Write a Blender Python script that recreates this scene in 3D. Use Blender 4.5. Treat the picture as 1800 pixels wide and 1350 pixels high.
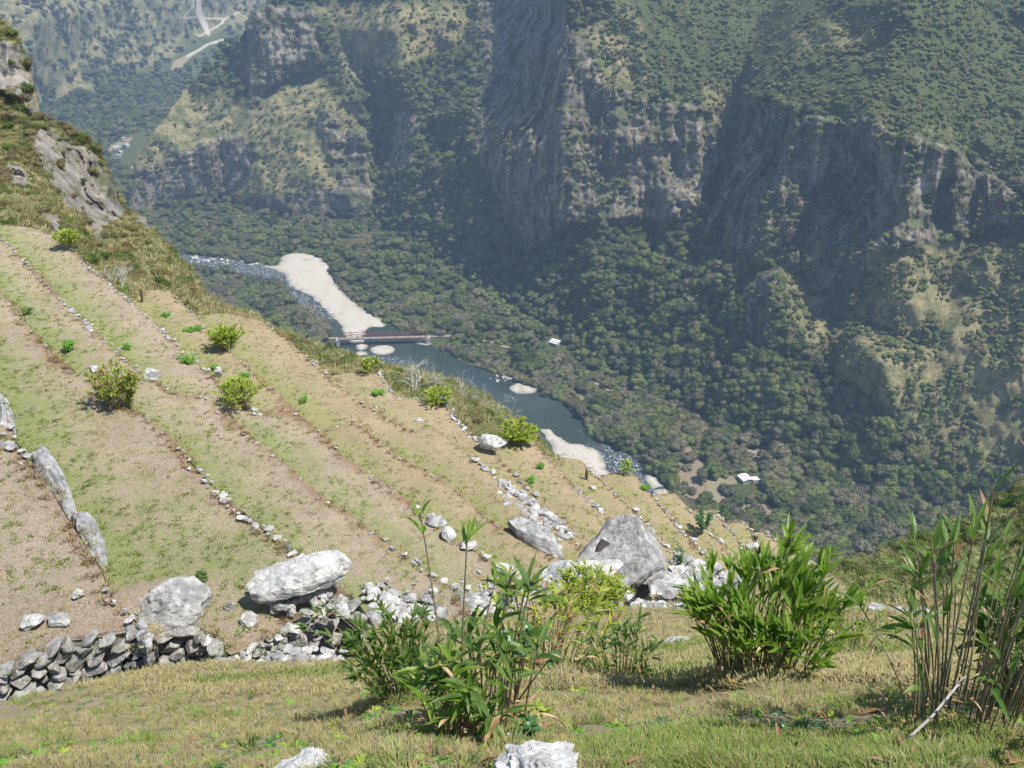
import bpy, math, random
import numpy as np
from mathutils import Vector, Matrix
from mathutils.geometry import delaunay_2d_cdt

# ------------------------------------------------------------------ camera, world, sun
for o in list(bpy.data.objects): bpy.data.objects.remove(o)
SC = bpy.context.scene
ROOT = SC.collection
H = 420.0                      # the river lies at z = 0, the eye stands 420 m above it
FPX = 1766.0; TH = math.radians(27.0)
CT, ST = math.cos(TH), math.sin(TH)
cam = bpy.data.cameras.new('camera'); cam.sensor_width = 36.0; cam.lens = 36.0 * FPX / 1800.0
cam.clip_start = 0.1; cam.clip_end = 30000.0
camo = bpy.data.objects.new('camera', cam); ROOT.objects.link(camo)
camo.location = (0, 0, H); camo.rotation_euler = (math.radians(90) - TH, 0, 0)
SC.camera = camo

SUN_AZ, SUN_EL = math.radians(116.0), math.radians(62.0)   # azimuth clockwise from the view direction (+Y)
SUN_DIR = Vector((math.cos(SUN_EL) * math.sin(SUN_AZ), math.cos(SUN_EL) * math.cos(SUN_AZ), math.sin(SUN_EL)))
W = bpy.data.worlds.new('World'); SC.world = W; W.use_nodes = True
nt = W.node_tree; bg = nt.nodes['Background']
sky = nt.nodes.new('ShaderNodeTexSky'); sky.sky_type = 'NISHITA'; sky.sun_disc = False
sky.sun_elevation = SUN_EL; sky.sun_rotation = SUN_AZ; sky.altitude = 2400
nt.links.new(sky.outputs[0], bg.inputs[0]); bg.inputs[1].default_value = 0.15
sl = bpy.data.lights.new('sun', 'SUN'); sl.energy = 5.0; sl.angle = math.radians(0.5); sl.color = (1.0, 0.955, 0.88)
so = bpy.data.objects.new('sun', sl); ROOT.objects.link(so); so.location = (0, 0, 900)
so.rotation_euler = SUN_DIR.to_track_quat('Z', 'Y').to_euler()
SC.view_settings.view_transform = 'Standard'; SC.view_settings.look = 'None'
SC.view_settings.gamma = 1.0; SC.view_settings.exposure = 0.5
SC.cycles.max_bounces = 5; SC.cycles.diffuse_bounces = 2; SC.cycles.transparent_max_bounces = 4
SC.cycles.volume_bounces = 0; SC.cycles.glossy_bounces = 2; SC.cycles.transmission_bounces = 3
SC.cycles.use_denoising = True

rng = np.random.default_rng(7); random.seed(7)

# ------------------------------------------------------------------ maths helpers
def ray(u, v):
    u = np.asarray(u, float); v = np.asarray(v, float)
    x = (u - 900) / FPX; y = -(v - 675) / FPX
    return x, CT + y * ST, -ST + y * CT
def P3(u, v, D):
    x, Y, Z = ray(u, v); D = np.asarray(D, float)
    return np.stack([x * D, Y * D, H + Z * D], -1)
def Dlev(v, h):                       # depth at which the ray of row v meets a level h metres below the eye
    return h / -ray(0, v)[2]
def lev(u, v, h):
    return P3(u, v, Dlev(v, h))
def proj(P):
    P = np.asarray(P, float); z = P[..., 2] - H
    d = P[..., 1] * CT - z * ST; yu = (P[..., 1] * ST + z * CT) / d
    return 900 + FPX * P[..., 0] / d, 675 - FPX * yu, d

def _hash(ix, iy, iz, seed):
    h = (ix.astype(np.int64) * 374761393 + iy.astype(np.int64) * 668265263 + iz.astype(np.int64) * 2147483647 + seed * 974711) & 0xffffffff
    h = ((h ^ (h >> 13)) * 1274126177) & 0xffffffff
    h = ((h ^ (h >> 16)) * 2246822519) & 0xffffffff
    return ((h ^ (h >> 15)) & 0xffffff) / float(0xffffff) * 2 - 1
def vnoise(P, seed=0):
    P = np.asarray(P, float); F = np.floor(P); f = P - F; f = f * f * f * (f * (f * 6 - 15) + 10)
    i = F.astype(np.int64); out = 0
    for a in (0, 1):
        wa = f[..., 0] if a else 1 - f[..., 0]
        for b in (0, 1):
            wb = f[..., 1] if b else 1 - f[..., 1]
            for c in (0, 1):
                wc = f[..., 2] if c else 1 - f[..., 2]
                out = out + wa * wb * wc * _hash(i[..., 0] + a, i[..., 1] + b, i[..., 2] + c, seed)
    return out
def fbm(P, octaves=4, seed=0, ridged=False, gain=0.5):
    P = np.asarray(P, float); s = 0; a = 1.0; tot = 0
    for k in range(octaves):
        n = vnoise(P * 2 ** k + 17.3 * k, seed + k)
        if ridged: n = 1 - 2 * np.abs(n)
        s = s + a * n; tot += a; a *= gain
    return s / tot
def inpoly(u, v, poly):
    u = np.asarray(u, float); v = np.asarray(v, float); c = np.zeros(u.shape, bool); n = len(poly)
    for i in range(n):
        x1, y1 = poly[i]; x2, y2 = poly[(i + 1) % n]
        if y1 == y2: continue
        k = ((y1 > v) != (y2 > v)) & (u < (x2 - x1) * (v - y1) / (y2 - y1) + x1)
        c ^= k
    return c
def seg_dist(u, v, line):
    u = np.asarray(u, float); v = np.asarray(v, float); d = np.full(u.shape, 1e9)
    for (x1, y1), (x2, y2) in zip(line[:-1], line[1:]):
        L = (x2 - x1) ** 2 + (y2 - y1) ** 2 + 1e-9
        t = np.clip(((u - x1) * (x2 - x1) + (v - y1) * (y2 - y1)) / L, 0, 1)
        d = np.minimum(d, np.hypot(u - x1 - t * (x2 - x1), v - y1 - t * (y2 - y1)))
    return d
def poly_soft(u, v, poly, soft):          # 1 inside, fading over `soft` px about the outline
    d = seg_dist(u, v, list(poly) + [poly[0]]); s = np.where(inpoly(u, v, poly), 1, -1)
    return np.clip(0.5 + s * d / soft, 0, 1)
def resample(P, step):
    P = np.array(P, float); d = np.r_[0, np.cumsum(np.hypot(*np.diff(P, axis=0).T))]; n = max(2, int(d[-1] / step)); t = np.linspace(0, d[-1], n)
    return np.c_[np.interp(t, d, P[:, 0]), np.interp(t, d, P[:, 1])]
class TPS:
    def __init__(s, pts):
        a = np.array(pts, float); s.c = a[:, :2] / 300.0; y = np.log(a[:, 2]); n = len(a)
        K = s.k(s.c, s.c) + np.eye(n) * 1e-4; Pm = np.c_[np.ones(n), s.c]
        A = np.block([[K, Pm], [Pm.T, np.zeros((3, 3))]])
        s.w = np.linalg.solve(A, np.r_[y, 0, 0, 0])
    def k(s, a, b):
        r2 = ((a[:, None] - b[None]) ** 2).sum(-1); return 0.5 * r2 * np.log(r2 + 1e-12)
    def __call__(s, u, v):
        u, v = np.broadcast_arrays(np.asarray(u, float), np.asarray(v, float))
        q = np.stack([u.ravel(), v.ravel()], -1) / 300.0
        r = s.k(q, s.c) @ s.w[:-3] + s.w[-3] + q @ s.w[-2:]
        return np.exp(r).reshape(u.shape)

# ------------------------------------------------------------------ object helpers
def mesh_np(name, V, F, mats=(), smooth=False, attrs=None, midx=None):
    V = np.asarray(V, np.float32); me = bpy.data.meshes.new(name)
    if isinstance(F, np.ndarray):
        n, k = F.shape
        me.vertices.add(len(V)); me.vertices.foreach_set('co', V.ravel())
        me.loops.add(n * k); me.loops.foreach_set('vertex_index', F.astype(np.int32).ravel())
        me.polygons.add(n); me.polygons.foreach_set('loop_start', np.arange(0, n * k, k, dtype=np.int32))
        me.update(calc_edges=True); me.validate()
    else:
        me.from_pydata(V.tolist(), [], F)
    for m in mats: me.materials.append(m)
    if midx is not None: me.polygons.foreach_set('material_index', np.asarray(midx, np.int32))
    if smooth: me.polygons.foreach_set('use_smooth', np.ones(len(me.polygons), bool))
    for k, a in (attrs or {}).items():
        at = me.attributes.new(k, 'FLOAT', 'POINT'); at.data.foreach_set('value', np.asarray(a, np.float32))
    me.update(); return me
def tag(o, label=None, cat=None, group=None, kind=None):
    if label: o['label'] = label
    if cat: o['category'] = cat
    if group: o['group'] = group
    if kind: o['kind'] = kind
    return o
def link(name, me, parent=None, loc=(0, 0, 0)):
    o = bpy.data.objects.new(name, me); ROOT.objects.link(o); o.parent = parent; o.location = loc; return o
def empty(name, loc):
    o = bpy.data.objects.new(name, None); ROOT.objects.link(o); o.location = loc; o.empty_display_size = .2; return o

class MB:                                   # collects vertices and faces of one mesh
    def __init__(s): s.v = []; s.f = []; s.m = []
    def add(s, V, F, m=0):
        b = len(s.v); s.v.extend([tuple(map(float, p)) for p in V]); s.f.extend([tuple(int(i) + b for i in f) for f in F]); s.m.extend([m] * len(F))
    def box(s, c, size, R=None, m=0):
        c = np.array(c, float); h = np.array(size, float) / 2
        V = np.array([[x, y, z] for x in (-1, 1) for y in (-1, 1) for z in (-1, 1)]) * h
        if R is not None: V = V @ np.array(R).T
        s.add(V + c, [(0, 1, 3, 2), (4, 6, 7, 5), (0, 4, 5, 1), (2, 3, 7, 6), (0, 2, 6, 4), (1, 5, 7, 3)], m)
    def bar(s, a, b, w, m=0):
        a = np.array(a, float); b = np.array(b, float); d = b - a; L = np.linalg.norm(d); d /= L
        up = np.array([0, 0, 1.]) if abs(d[2]) < .95 else np.array([1., 0, 0])
        x = np.cross(d, up); x /= np.linalg.norm(x); y = np.cross(x, d)
        s.box((a + b) / 2, (w, L, w), np.stack([x, d, y], 1), m)
    def tube(s, pts, rad, n=5, m=0):
        pts = np.array(pts, float); k = len(pts); rad = np.broadcast_to(rad, (k,)); V = []
        T = np.gradient(pts, axis=0); T /= np.linalg.norm(T, axis=1)[:, None] + 1e-9
        for i in range(k):
            a = np.array([1., 0, 0]) if abs(T[i][0]) < .8 else np.array([0, 1., 0])
            x = np.cross(T[i], a); x /= np.linalg.norm(x); y = np.cross(T[i], x)
            for j in range(n):
                q = 2 * math.pi * j / n; V.append(pts[i] + rad[i] * (math.cos(q) * x + math.sin(q) * y))
        F = [(i * n + j, i * n + (j + 1) % n, (i + 1) * n + (j + 1) % n, (i + 1) * n + j) for i in range(k - 1) for j in range(n)]
        F.append(tuple(range((k - 1) * n, k * n))); s.add(V, F, m)
    def mesh(s, name, mats, smooth=False):
        me = bpy.data.meshes.new(name); me.from_pydata(s.v, [], s.f)
        for m in mats: me.materials.append(m)
        me.polygons.foreach_set('material_index', np.array(s.m, np.int32))
        if smooth: me.polygons.foreach_set('use_smooth', np.ones(len(s.f), bool))
        me.update(); return me

# ------------------------------------------------------------------ materials
class NB:
    def __init__(s, name, rough=0.9, spec=0.2):
        s.m = bpy.data.materials.new(name); s.m.use_nodes = True; s.t = s.m.node_tree; s.n = s.t.nodes
        s.b = s.n['Principled BSDF']; s.b.inputs['Roughness'].default_value = rough; s.b.inputs['Specular IOR Level'].default_value = spec
        s.co = s.n.new('ShaderNodeTexCoord')
    def put(s, sock, val):
        if isinstance(val, bpy.types.NodeSocket): s.t.links.new(val, sock)
        elif isinstance(val, (tuple, list)) and sock.type == 'RGBA': sock.default_value = (*val, 1) if len(val) == 3 else val
        else: sock.default_value = val
    def obj(s, scale=(1, 1, 1), rot=(0, 0, 0), src='Object'):
        mp = s.n.new('ShaderNodeMapping'); s.t.links.new(s.co.outputs[src], mp.inputs[0]); mp.inputs[3].default_value = scale; mp.inputs[2].default_value = rot
        return mp.outputs[0]
    def noise(s, scale, detail=4, rough=.55, vec=None, dist=0.0):
        t = s.n.new('ShaderNodeTexNoise'); t.inputs['Scale'].default_value = scale; t.inputs['Detail'].default_value = detail
        t.inputs['Roughness'].default_value = rough; t.inputs['Distortion'].default_value = dist
        s.t.links.new(vec if vec is not None else s.co.outputs['Object'], t.inputs['Vector']); return t.outputs['Fac']
    def voro(s, scale, vec=None, out='Distance', feature='F1'):
        t = s.n.new('ShaderNodeTexVoronoi'); t.feature = feature; t.inputs['Scale'].default_value = scale
        s.t.links.new(vec if vec is not None else s.co.outputs['Object'], t.inputs['Vector']); return t.outputs[out]
    def ramp(s, fac, stops, inter='LINEAR'):
        r = s.n.new('ShaderNodeValToRGB'); r.color_ramp.interpolation = inter; e = r.color_ramp.elements
        while len(e) < len(stops): e.new(0.5)
        for el, (p, c) in zip(e, stops): el.position = p; el.color = (*c, 1) if isinstance(c, tuple) else (c, c, c, 1)
        s.put(r.inputs[0], fac); return r.outputs[0]
    def mix(s, fac, a, b, blend='MIX'):
        x = s.n.new('ShaderNodeMix'); x.data_type = 'RGBA'; x.blend_type = blend
        s.put(x.inputs[0], fac); s.put(x.inputs[6], a); s.put(x.inputs[7], b); return x.outputs[2]
    def math(s, op, a, b=0.0, clamp=False):
        x = s.n.new('ShaderNodeMath'); x.operation = op; x.use_clamp = clamp; s.put(x.inputs[0], a); s.put(x.inputs[1], b); return x.outputs[0]
    def attr(s, name):
        a = s.n.new('ShaderNodeAttribute'); a.attribute_name = name; return a.outputs['Fac']
    def rand(s):
        return s.n.new('ShaderNodeObjectInfo').outputs['Random']
    def bump(s, h, strength=.5, dist=.1):
        b = s.n.new('ShaderNodeBump'); b.inputs['Strength'].default_value = strength; b.inputs['Distance'].default_value = dist
        s.put(b.inputs['Height'], h); s.t.links.new(b.outputs[0], s.b.inputs['Normal'])
    def col(s, c): s.put(s.b.inputs['Base Color'], c); return s.m

def leafmat(name, ca, cb, cc=None, trans=0.35, rough=.5, spec=.35, per='rand', nscale=3.0):
    k = NB(name, rough, spec)
    f = k.rand() if per == 'rand' else k.noise(nscale, 2)
    st = [(0.2, ca), (0.75, cb)] if per != 'rand' else [(0.0, ca), (1.0, cb)]
    if cc: st = [(st[0][0], ca), (.5, cb), (st[1][0] + .1, cc)]
    c = k.ramp(f, st)
    if per == 'rand': c = k.mix(k.ramp(k.noise(nscale, 3), [(.35, 0.0), (.65, 1.0)]), c, k.mix(1.0, c, (.62, .62, .6), 'MULTIPLY'))
    k.put(k.b.inputs['Base Color'], c)
    tr = k.n.new('ShaderNodeBsdfTranslucent'); k.put(tr.inputs[0], k.mix(1.0, c, (1.0, 1.25, .6), 'MULTIPLY'))
    mx = k.n.new('ShaderNodeMixShader'); mx.inputs[0].default_value = trans
    k.t.links.new(k.b.outputs[0], mx.inputs[1]); k.t.links.new(tr.outputs[0], mx.inputs[2])
    k.t.links.new(mx.outputs[0], k.n['Material Output'].inputs['Surface']); return k.m

M = {}
def turf(name, tan, tan2, grn, red, fine=9.0):
    k = NB(name, .95, .1)
    n1 = k.noise(fine, 6, .75); n2 = k.noise(.5, 4, .6); n3 = k.noise(1.5, 6, .7); n4 = k.noise(fine * 2.6, 4, .75); n5 = k.noise(fine * 2.2, 3, .7, k.obj((1, 1, 1), (.4, .2, 1.1)))
    c = k.mix(k.ramp(n2, [(.35, 0.), (.65, 1.)]), tan, tan2)
    c = k.mix(k.ramp(n4, [(.34, 0.), (.66, 1.)]), k.mix(1., c, (.66, .63, .58), 'MULTIPLY'), k.mix(1., c, (1.32, 1.30, 1.26), 'MULTIPLY'))
    g = k.math('ADD', k.math('MULTIPLY', k.attr('green'), .66), k.math('MULTIPLY', k.math('SUBTRACT', n3, .5), 1.7))
    g = k.math('ADD', g, k.math('MULTIPLY', k.math('SUBTRACT', n5, .5), 2.6))
    c = k.mix(k.ramp(g, [(.10, 0.), (.75, .85)]), c, k.mix(n4, grn, k.mix(1., grn, (1.5, 1.35, 1.2), 'MULTIPLY')))
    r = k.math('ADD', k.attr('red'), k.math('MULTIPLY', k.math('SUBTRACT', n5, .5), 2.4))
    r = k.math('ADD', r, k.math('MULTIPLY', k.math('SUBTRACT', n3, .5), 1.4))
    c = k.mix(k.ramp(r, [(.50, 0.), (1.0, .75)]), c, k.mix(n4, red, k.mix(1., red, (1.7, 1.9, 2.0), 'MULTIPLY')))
    c = k.mix(k.ramp(n1, [(.26, .8), (.38, 0.)]), c, k.mix(1., c, (.50, .47, .42), 'MULTIPLY'))
    c = k.mix(k.ramp(k.noise(13., 3, .5, k.obj((1, 1, 1), (.3, .1, .8))), [(.70, 0.), (.76, .55)]), c, (.55, .52, .46))
    k.bump(k.math('ADD', n1, k.math('MULTIPLY', n4, .8)), 1.0, .09); return k.col(c)
M['turf'] = turf('dry_turf', (.42, .345, .265), (.50, .415, .32), (.20, .27, .075), (.24, .135, .08))
M['turf_far'] = turf('far_turf', (.38, .305, .205), (.46, .365, .255), (.215, .255, .09), (.24, .135, .08), 7.0)
M['turf_near'] = turf('near_turf', (.46, .385, .26), (.54, .455, .32), (.25, .29, .10), (.26, .15, .08), 14.0)

def granite(name, dark, mid, light, s=1.0, lich=.5):
    k = NB(name, .85, .3)
    a = k.noise(1.8 * s, 6, .65, dist=.6); b = k.noise(9 * s, 5, .7); sp = k.noise(40 * s, 3, .7)
    st = k.noise(2.2 * s, 5, .7, k.obj((1, 1, 5), (.5, .35, .2)))
    c = k.ramp(k.math('ADD', k.math('MULTIPLY', a, .55), k.math('MULTIPLY', st, .45)), [(.33, dark), (.48, mid), (.66, light)])
    c = k.mix(k.ramp(k.noise(4 * s, 7, .75), [(.46, 0.), (.58, lich)]), c, (.72, .71, .67))
    c = k.mix(k.ramp(sp, [(.30, .6), (.40, 0.)]), c, (.14, .135, .13)); c = k.mix(k.ramp(k.noise(3.1 * s, 6, .75, k.obj((1, 1, .5), (.9, 0, .3))), [(.52, 0.), (.66, .7)]), c, dark)
    k.bump(k.math('ADD', k.math('MULTIPLY', a, 1.0), k.math('MULTIPLY', b, .5)), .7, .12 / s); return k.col(c)
M['rock'] = granite('granite', (.12, .117, .112), (.25, .245, .235), (.42, .41, .39), 1.2, .35)
M['rock_white'] = granite('lichen_granite', (.20, .195, .185), (.38, .37, .35), (.57, .56, .53), 1.6, .6)
M['wall'] = granite('wall_granite', (.12, .115, .10), (.23, .22, .195), (.36, .345, .31), 2.2, .3)

# ------------------------------------------------------------------ THE FAR SIDE: mountain across the river
HM = {}
def cliffmat():
    k = NB('mountain_cover', .95, .1)
    big = k.noise(.012, 5, .6); med = k.noise(.06, 5, .65); fin = k.noise(.28, 5, .7)
    vert = k.noise(.07, 7, .72, k.obj((1, 1, .34), (.1, .15, 0)))
    vert2 = k.noise(.24, 6, .75, k.obj((1, 1, .3), (0, .2, 0)))
    rock = k.ramp(k.math('ADD', k.math('MULTIPLY', vert, .6), k.math('MULTIPLY', vert2, .4)), [(.36, (.075, .07, .055)), (.47, (.17, .15, .12)), (.57, (.25, .22, .18)), (.70, (.38, .34, .28))])
    rock = k.mix(k.ramp(med, [(.46, 0.), (.56, .85)]), rock, (.09, .105, .045))
    ck = k.n.new('ShaderNodeVectorMath'); ck.operation = 'ADD'; nz = k.n.new('ShaderNodeTexNoise'); nz.inputs['Scale'].default_value = .05; nz.inputs['Detail'].default_value = 4
    k.t.links.new(k.co.outputs['Object'], nz.inputs['Vector']); sc_ = k.n.new('ShaderNodeVectorMath'); sc_.operation = 'SCALE'; sc_.inputs['Scale'].default_value = 26.0; k.t.links.new(nz.outputs['Color'], sc_.inputs[0])
    k.t.links.new(k.obj((1, 1, .38), (.12, .1, 0)), ck.inputs[0]); k.t.links.new(sc_.outputs[0], ck.inputs[1])
    crk = k.voro(.055, ck.outputs[0], 'Distance', 'DISTANCE_TO_EDGE'); cel = k.n.new('ShaderNodeTexVoronoi'); cel.inputs['Scale'].default_value = .055; k.t.links.new(ck.outputs[0], cel.inputs['Vector'])
    rock = k.mix(k.ramp(cel.outputs['Color'], [(.2, 0.), (.8, .55)]), rock, k.mix(1., rock, (1.7, 1.62, 1.5), 'MULTIPLY'))
    rock = k.mix(k.ramp(crk, [(.0, .8), (.07, 0.)]), rock, (.035, .035, .03))
    rock = k.mix(k.ramp(k.attr('pale'), [(.3, 0.), (.8, .8)]), rock, (.46, .42, .37))
    scr = k.ramp(fin, [(.3, (.15, .135, .06)), (.5, (.29, .25, .13)), (.7, (.42, .35, .21))])
    scr = k.mix(k.ramp(med, [(.42, 0.), (.62, .9)]), scr, (.085, .11, .04))
    frs = k.ramp(fin, [(.3, (.05, .06, .025)), (.6, (.11, .125, .05)), (.8, (.16, .165, .07))])
    c = k.mix(k.ramp(k.math('ADD', k.attr('brown'), k.math('MULTIPLY', k.math('SUBTRACT', med, .5), 1.2)), [(.3, 0.), (.6, 1.)]), frs, scr)
    c = k.mix(k.ramp(k.math('ADD', k.attr('rock'), k.math('MULTIPLY', k.math('SUBTRACT', med, .5), 1.5)), [(.4, 0.), (.55, 1.)]), c, rock)
    c = k.mix(k.ramp(k.math('ADD', k.attr('soil'), k.math('MULTIPLY', k.math('SUBTRACT', fin, .5), .8)), [(.4, 0.), (.6, 1.)]), c, k.mix(k.attr('pale'), (.30, .245, .165), (.50, .46, .38)))
    k.bump(k.math('ADD', k.math('MULTIPLY', fin, .8), vert2), .9, 2.5); return k.col(c)
M['mount'] = cliffmat()

class Facets:                      # piecewise-flat ln(depth) over the traced ridge, gully and cliff-foot lines
    def __init__(s): s.n = {}; s.l = []; s.e = []
    def pt(s, n, u, v, ref=None, slope=0, D=None, dz=0):
        _, Y, Z = ray(u, v)
        if D is None:
            if ref is None: D = (H - dz) / -Z
            else:
                u0, v0, D0 = s.n[ref]; _, Y0, Z0 = ray(u0, v0); y0, z0 = Y0 * D0, Z0 * D0
                D = (z0 - slope * y0) / (Z - slope * Y)
        s.n[n] = (u, v, float(D)); s.l.append(n); return n
    def edge(s, *ns): s.e += list(zip(ns[:-1], ns[1:]))
    def build(s):
        idx = {n: i for i, n in enumerate(s.l)}
        r = delaunay_2d_cdt([Vector(s.n[n][:2]) for n in s.l], [(idx[a], idx[b]) for a, b in s.e], [], 0, 1e-4)
        vs = np.array([tuple(p) for p in r[0]]); val = np.zeros(len(vs))
        for i, og in enumerate(r[3]):
            if og: val[i] = math.log(s.n[s.l[og[0]]][2])
            else:
                d = [(np.hypot(*(vs[i] - np.array(s.n[n][:2]))) + 1e-3, math.log(s.n[n][2])) for n in s.l]
                d.sort(); val[i] = sum(b / a for a, b in d[:2]) / sum(1 / a for a, b in d[:2])
        s.T = [(vs[list(f)], val[list(f)]) for f in r[2] if len(f) == 3]
    def eval(s, u, v):
        out = np.full(u.shape, np.nan)
        for tri, w in s.T:
            (x1, y1), (x2, y2), (x3, y3) = tri
            m = (u >= tri[:, 0].min() - 1) & (u <= tri[:, 0].max() + 1) & (v >= tri[:, 1].min() - 1) & (v <= tri[:, 1].max() + 1)
            if not m.any(): continue
            det = (y2 - y3) * (x1 - x3) + (x3 - x2) * (y1 - y3)
            if abs(det) < 1e-9: continue
            uu, vv = u[m], v[m]
            a = ((y2 - y3) * (uu - x3) + (x3 - x2) * (vv - y3)) / det; b = ((y3 - y1) * (uu - x3) + (x1 - x3) * (vv - y3)) / det; c = 1 - a - b
            ok = (a >= -1e-6) & (b >= -1e-6) & (c >= -1e-6)
            t = out[m]; t[ok] = (a * w[0] + b * w[1] + c * w[2])[ok]; out[m] = t
        return out

def blur(A, n):
    for _ in range(2):
        for ax in (0, 1):
            B = np.pad(A, [(n, n) if a == ax else (0, 0) for a in (0, 1)], mode='edge'); c = np.cumsum(B, ax)
            z = np.zeros_like(np.take(c, [0], ax)); c = np.concatenate([z, c], ax)
            A = (np.take(c, range(2 * n + 1, c.shape[ax]), ax) - np.take(c, range(0, c.shape[ax] - 2 * n - 1), ax)) / (2 * n + 1)
    return A

fm = Facets(); pt = fm.pt
for i, (u, v) in enumerate([(-150, 372), (-150, 1080), (300, 1080), (700, 1080), (1100, 1080), (1500, 1080), (1900, 1120), (2150, 1120), (300, 560), (700, 700), (1000, 900), (1350, 980), (100, 400)]): pt('o%d' % i, u, v)
for n, u, v in [('f1', 232, 373), ('f2', 300, 360), ('f3', 380, 350), ('f4', 440, 366), ('f5', 530, 386), ('f6', 650, 388), ('f6b', 672, 405), ('f7', 760, 450), ('f8', 900, 540), ('f9', 1050, 640), ('f10', 1200, 725), ('f11', 1400, 808), ('f12', 1600, 893), ('f13', 1800, 960), ('f14', 2150, 1050)]: pt(n, u, v)
fm.edge('f1', 'f2', 'f3', 'f4', 'f5', 'f6', 'f6b', 'f7', 'f8', 'f9', 'f10', 'f11', 'f12', 'f13', 'f14')
# left spur
pt('a0', 222, 345, 'f1', 6); pt('a1', 226, 300, 'f1', 5); pt('a2', 330, 264, 'f2', 3.6); pt('a3', 402, 232, 'f3', 3.2); pt('a4', 445, 255, 'f4', 2.4)
pt('a2b', 290, 280, 'f2', 3.4); pt('b1', 262, 232, 'a1', 1.1); pt('b2', 330, 150, 'a2', .95); pt('b3', 400, 80, 'a3', .9); pt('b4', 445, 178, 'a4', 1.0)
pt('b4b', 500, 150, 'a4', 1.1); pt('b6', 560, 125, 'b4b', .9); pt('b5', 425, 62, 'b4', 3.2); pt('b7', 450, 12, 'b4', 3.4); pt('b8', 555, 18, 'b6', 4.0); pt('b9', 485, -30, 'b7', 1.2); pt('b10', 560, -165, 'b7', 1.0)
pt('c1', 655, 366, 'f6', 3.4); pt('c1b', 600, 345, 'f6', 2.8); pt('c2', 642, 290, 'c1', 1.4); pt('c3', 630, 200, 'c1', 1.45); pt('c4', 602, 130, 'c1', 1.3); pt('c5', 590, 50, 'c4', 1.0); pt('c6', 600, -60, 'c5', .9); pt('c7', 620, -165, 'c6', .9)
pt('m1', 530, 300, 'f5', 2.0); pt('m2', 560, 215, 'f5', 1.9); pt('m3', 480, 300, 'f5', 1.1); pt('m4', 585, 260, 'f5', 1.2); pt('m5', 470, 340, 'f5', 1.7)
fm.edge('a0', 'a1', 'a2b', 'a2', 'a3', 'a4'); fm.edge('c1', 'c2', 'c3', 'c4', 'c5', 'c6', 'c7'); fm.edge('b4', 'b4b', 'b6'); fm.edge('b5', 'b7', 'b8')
# gully between the spur and the dark face
pt('g1', 668, 366, 'f6b', .5); pt('g2', 668, 290, 'f6b', .62); pt('g3', 660, 200, 'f6b', .75); pt('g4', 640, 130, 'f6b', .85); pt('g5', 720, 300, 'f7', .65); pt('g6', 745, 200, 'f7', .8); pt('g7', 790, 110, 'f7', .85); pt('g8', 700, 60, 'f7', 1.0); pt('g9', 860, 20, 'g7', .8); pt('g10', 720, -80, 'g8', .9); pt('g11', 880, -165, 'g9', .8)
pt('g12', 700, 150, 'f7', .98); pt('g13', 790, 260, 'f7', .9)
fm.edge('g1', 'g2', 'g3', 'g4'); fm.edge('g5', 'g6', 'g7', 'g9')
# dark face
pt('h1', 938, 432, 'f8', .60); pt('h2', 872, 338, 'f8', .66); pt('h3', 832, 275, 'h2', .62); pt('h4', 832, 205, 'h3', .75); pt('h5', 882, 95, 'h4', .8); pt('h6', 920, 20, 'h5', .8); pt('h7', 950, -80, 'h6', .8)
fm.edge('h1', 'h2', 'h3', 'h4', 'h5', 'h6', 'h7')
pt('k1', 1050, 388, 'f9', .72); pt('k2', 1200, 400, 'f10', .68); pt('k1b', 1140, 392, 'f9', .75)
pt('k3', 1080, 150, 'k1', 2.3); pt('k4', 1170, 182, 'k1b', 2.9); pt('k5', 1238, 192, 'k1b', 3.2); pt('k6', 1285, 200, 'k1b', 2.2)
pt('k7', 1012, 60, 'k3', 1.5); pt('k8', 1000, 0, 'k7', 1.3); pt('k9', 1005, -165, 'k8', 1.0); pt('k10', 980, 250, 'k1', 1.6); pt('k11', 1140, 300, 'k1b', 2.2); pt('k12', 1000, 390, 'f9', .66)
fm.edge('h1', 'k12', 'k1', 'k1b', 'k2'); fm.edge('k6', 'k5', 'k4', 'k3', 'k7', 'k8', 'k9')
pt('n1', 1150, 60, 'k4', .85); pt('n2', 1240, 60, 'k5', .7); pt('n3', 1150, -165, 'n1', .8)
# second gully and the right-hand buttresses
pt('q4', 1195, 520, 'f10', .55); pt('q3', 1222, 400, 'q4', .7); pt('q2', 1268, 290, 'q3', 1.0); pt('q1', 1302, 195, 'q2', 1.35); pt('q0', 1320, 80, 'q1', .95); pt('qa', 1380, -40, 'q0', .75); pt('qb', 1400, -165, 'qa', .7)
fm.edge('f10', 'q4', 'q3', 'q2', 'q1', 'q0', 'qa')
pt('w0', 1300, 600, 'f11', .55); pt('w1', 1318, 612, 'f11', .62); pt('w2', 1345, 520, 'w1', 2.8); pt('w3', 1380, 470, 'w1', 1.8); pt('w4', 1400, 600, 'f11', .95)
pt('r1', 1245, 407, 'q4', .85); pt('r2', 1330, 460, 'w1', 1.0); pt('r3', 1400, 455, 'f11', 1.0); pt('r4', 1480, 545, 'f11', .95); pt('r5', 1545, 435, 'f12', 1.0); pt('r6', 1700, 412, 'f12', .95); pt('r7', 1810, 400, 'f13', .9); pt('r8', 2150, 400, 'f14', .85)
pt('s1', 1312, 170, 'r1', 3.4); pt('s2', 1395, 200, 'r2', 3.6); pt('s2b', 1380, 305, 'r2', 4.2); pt('s3', 1450, 188, 'r3', 3.0); pt('s4', 1525, 205, 'r5', 2.6); pt('s5', 1600, 230, 'r5', 3.6); pt('s6', 1682, 267, 'r6', 3.4); pt('s7', 1742, 312, 'r6', 3.2); pt('s8', 1800, 345, 'r7', 2.2); pt('s9', 1920, 400, 'r8', 1.0)
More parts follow.
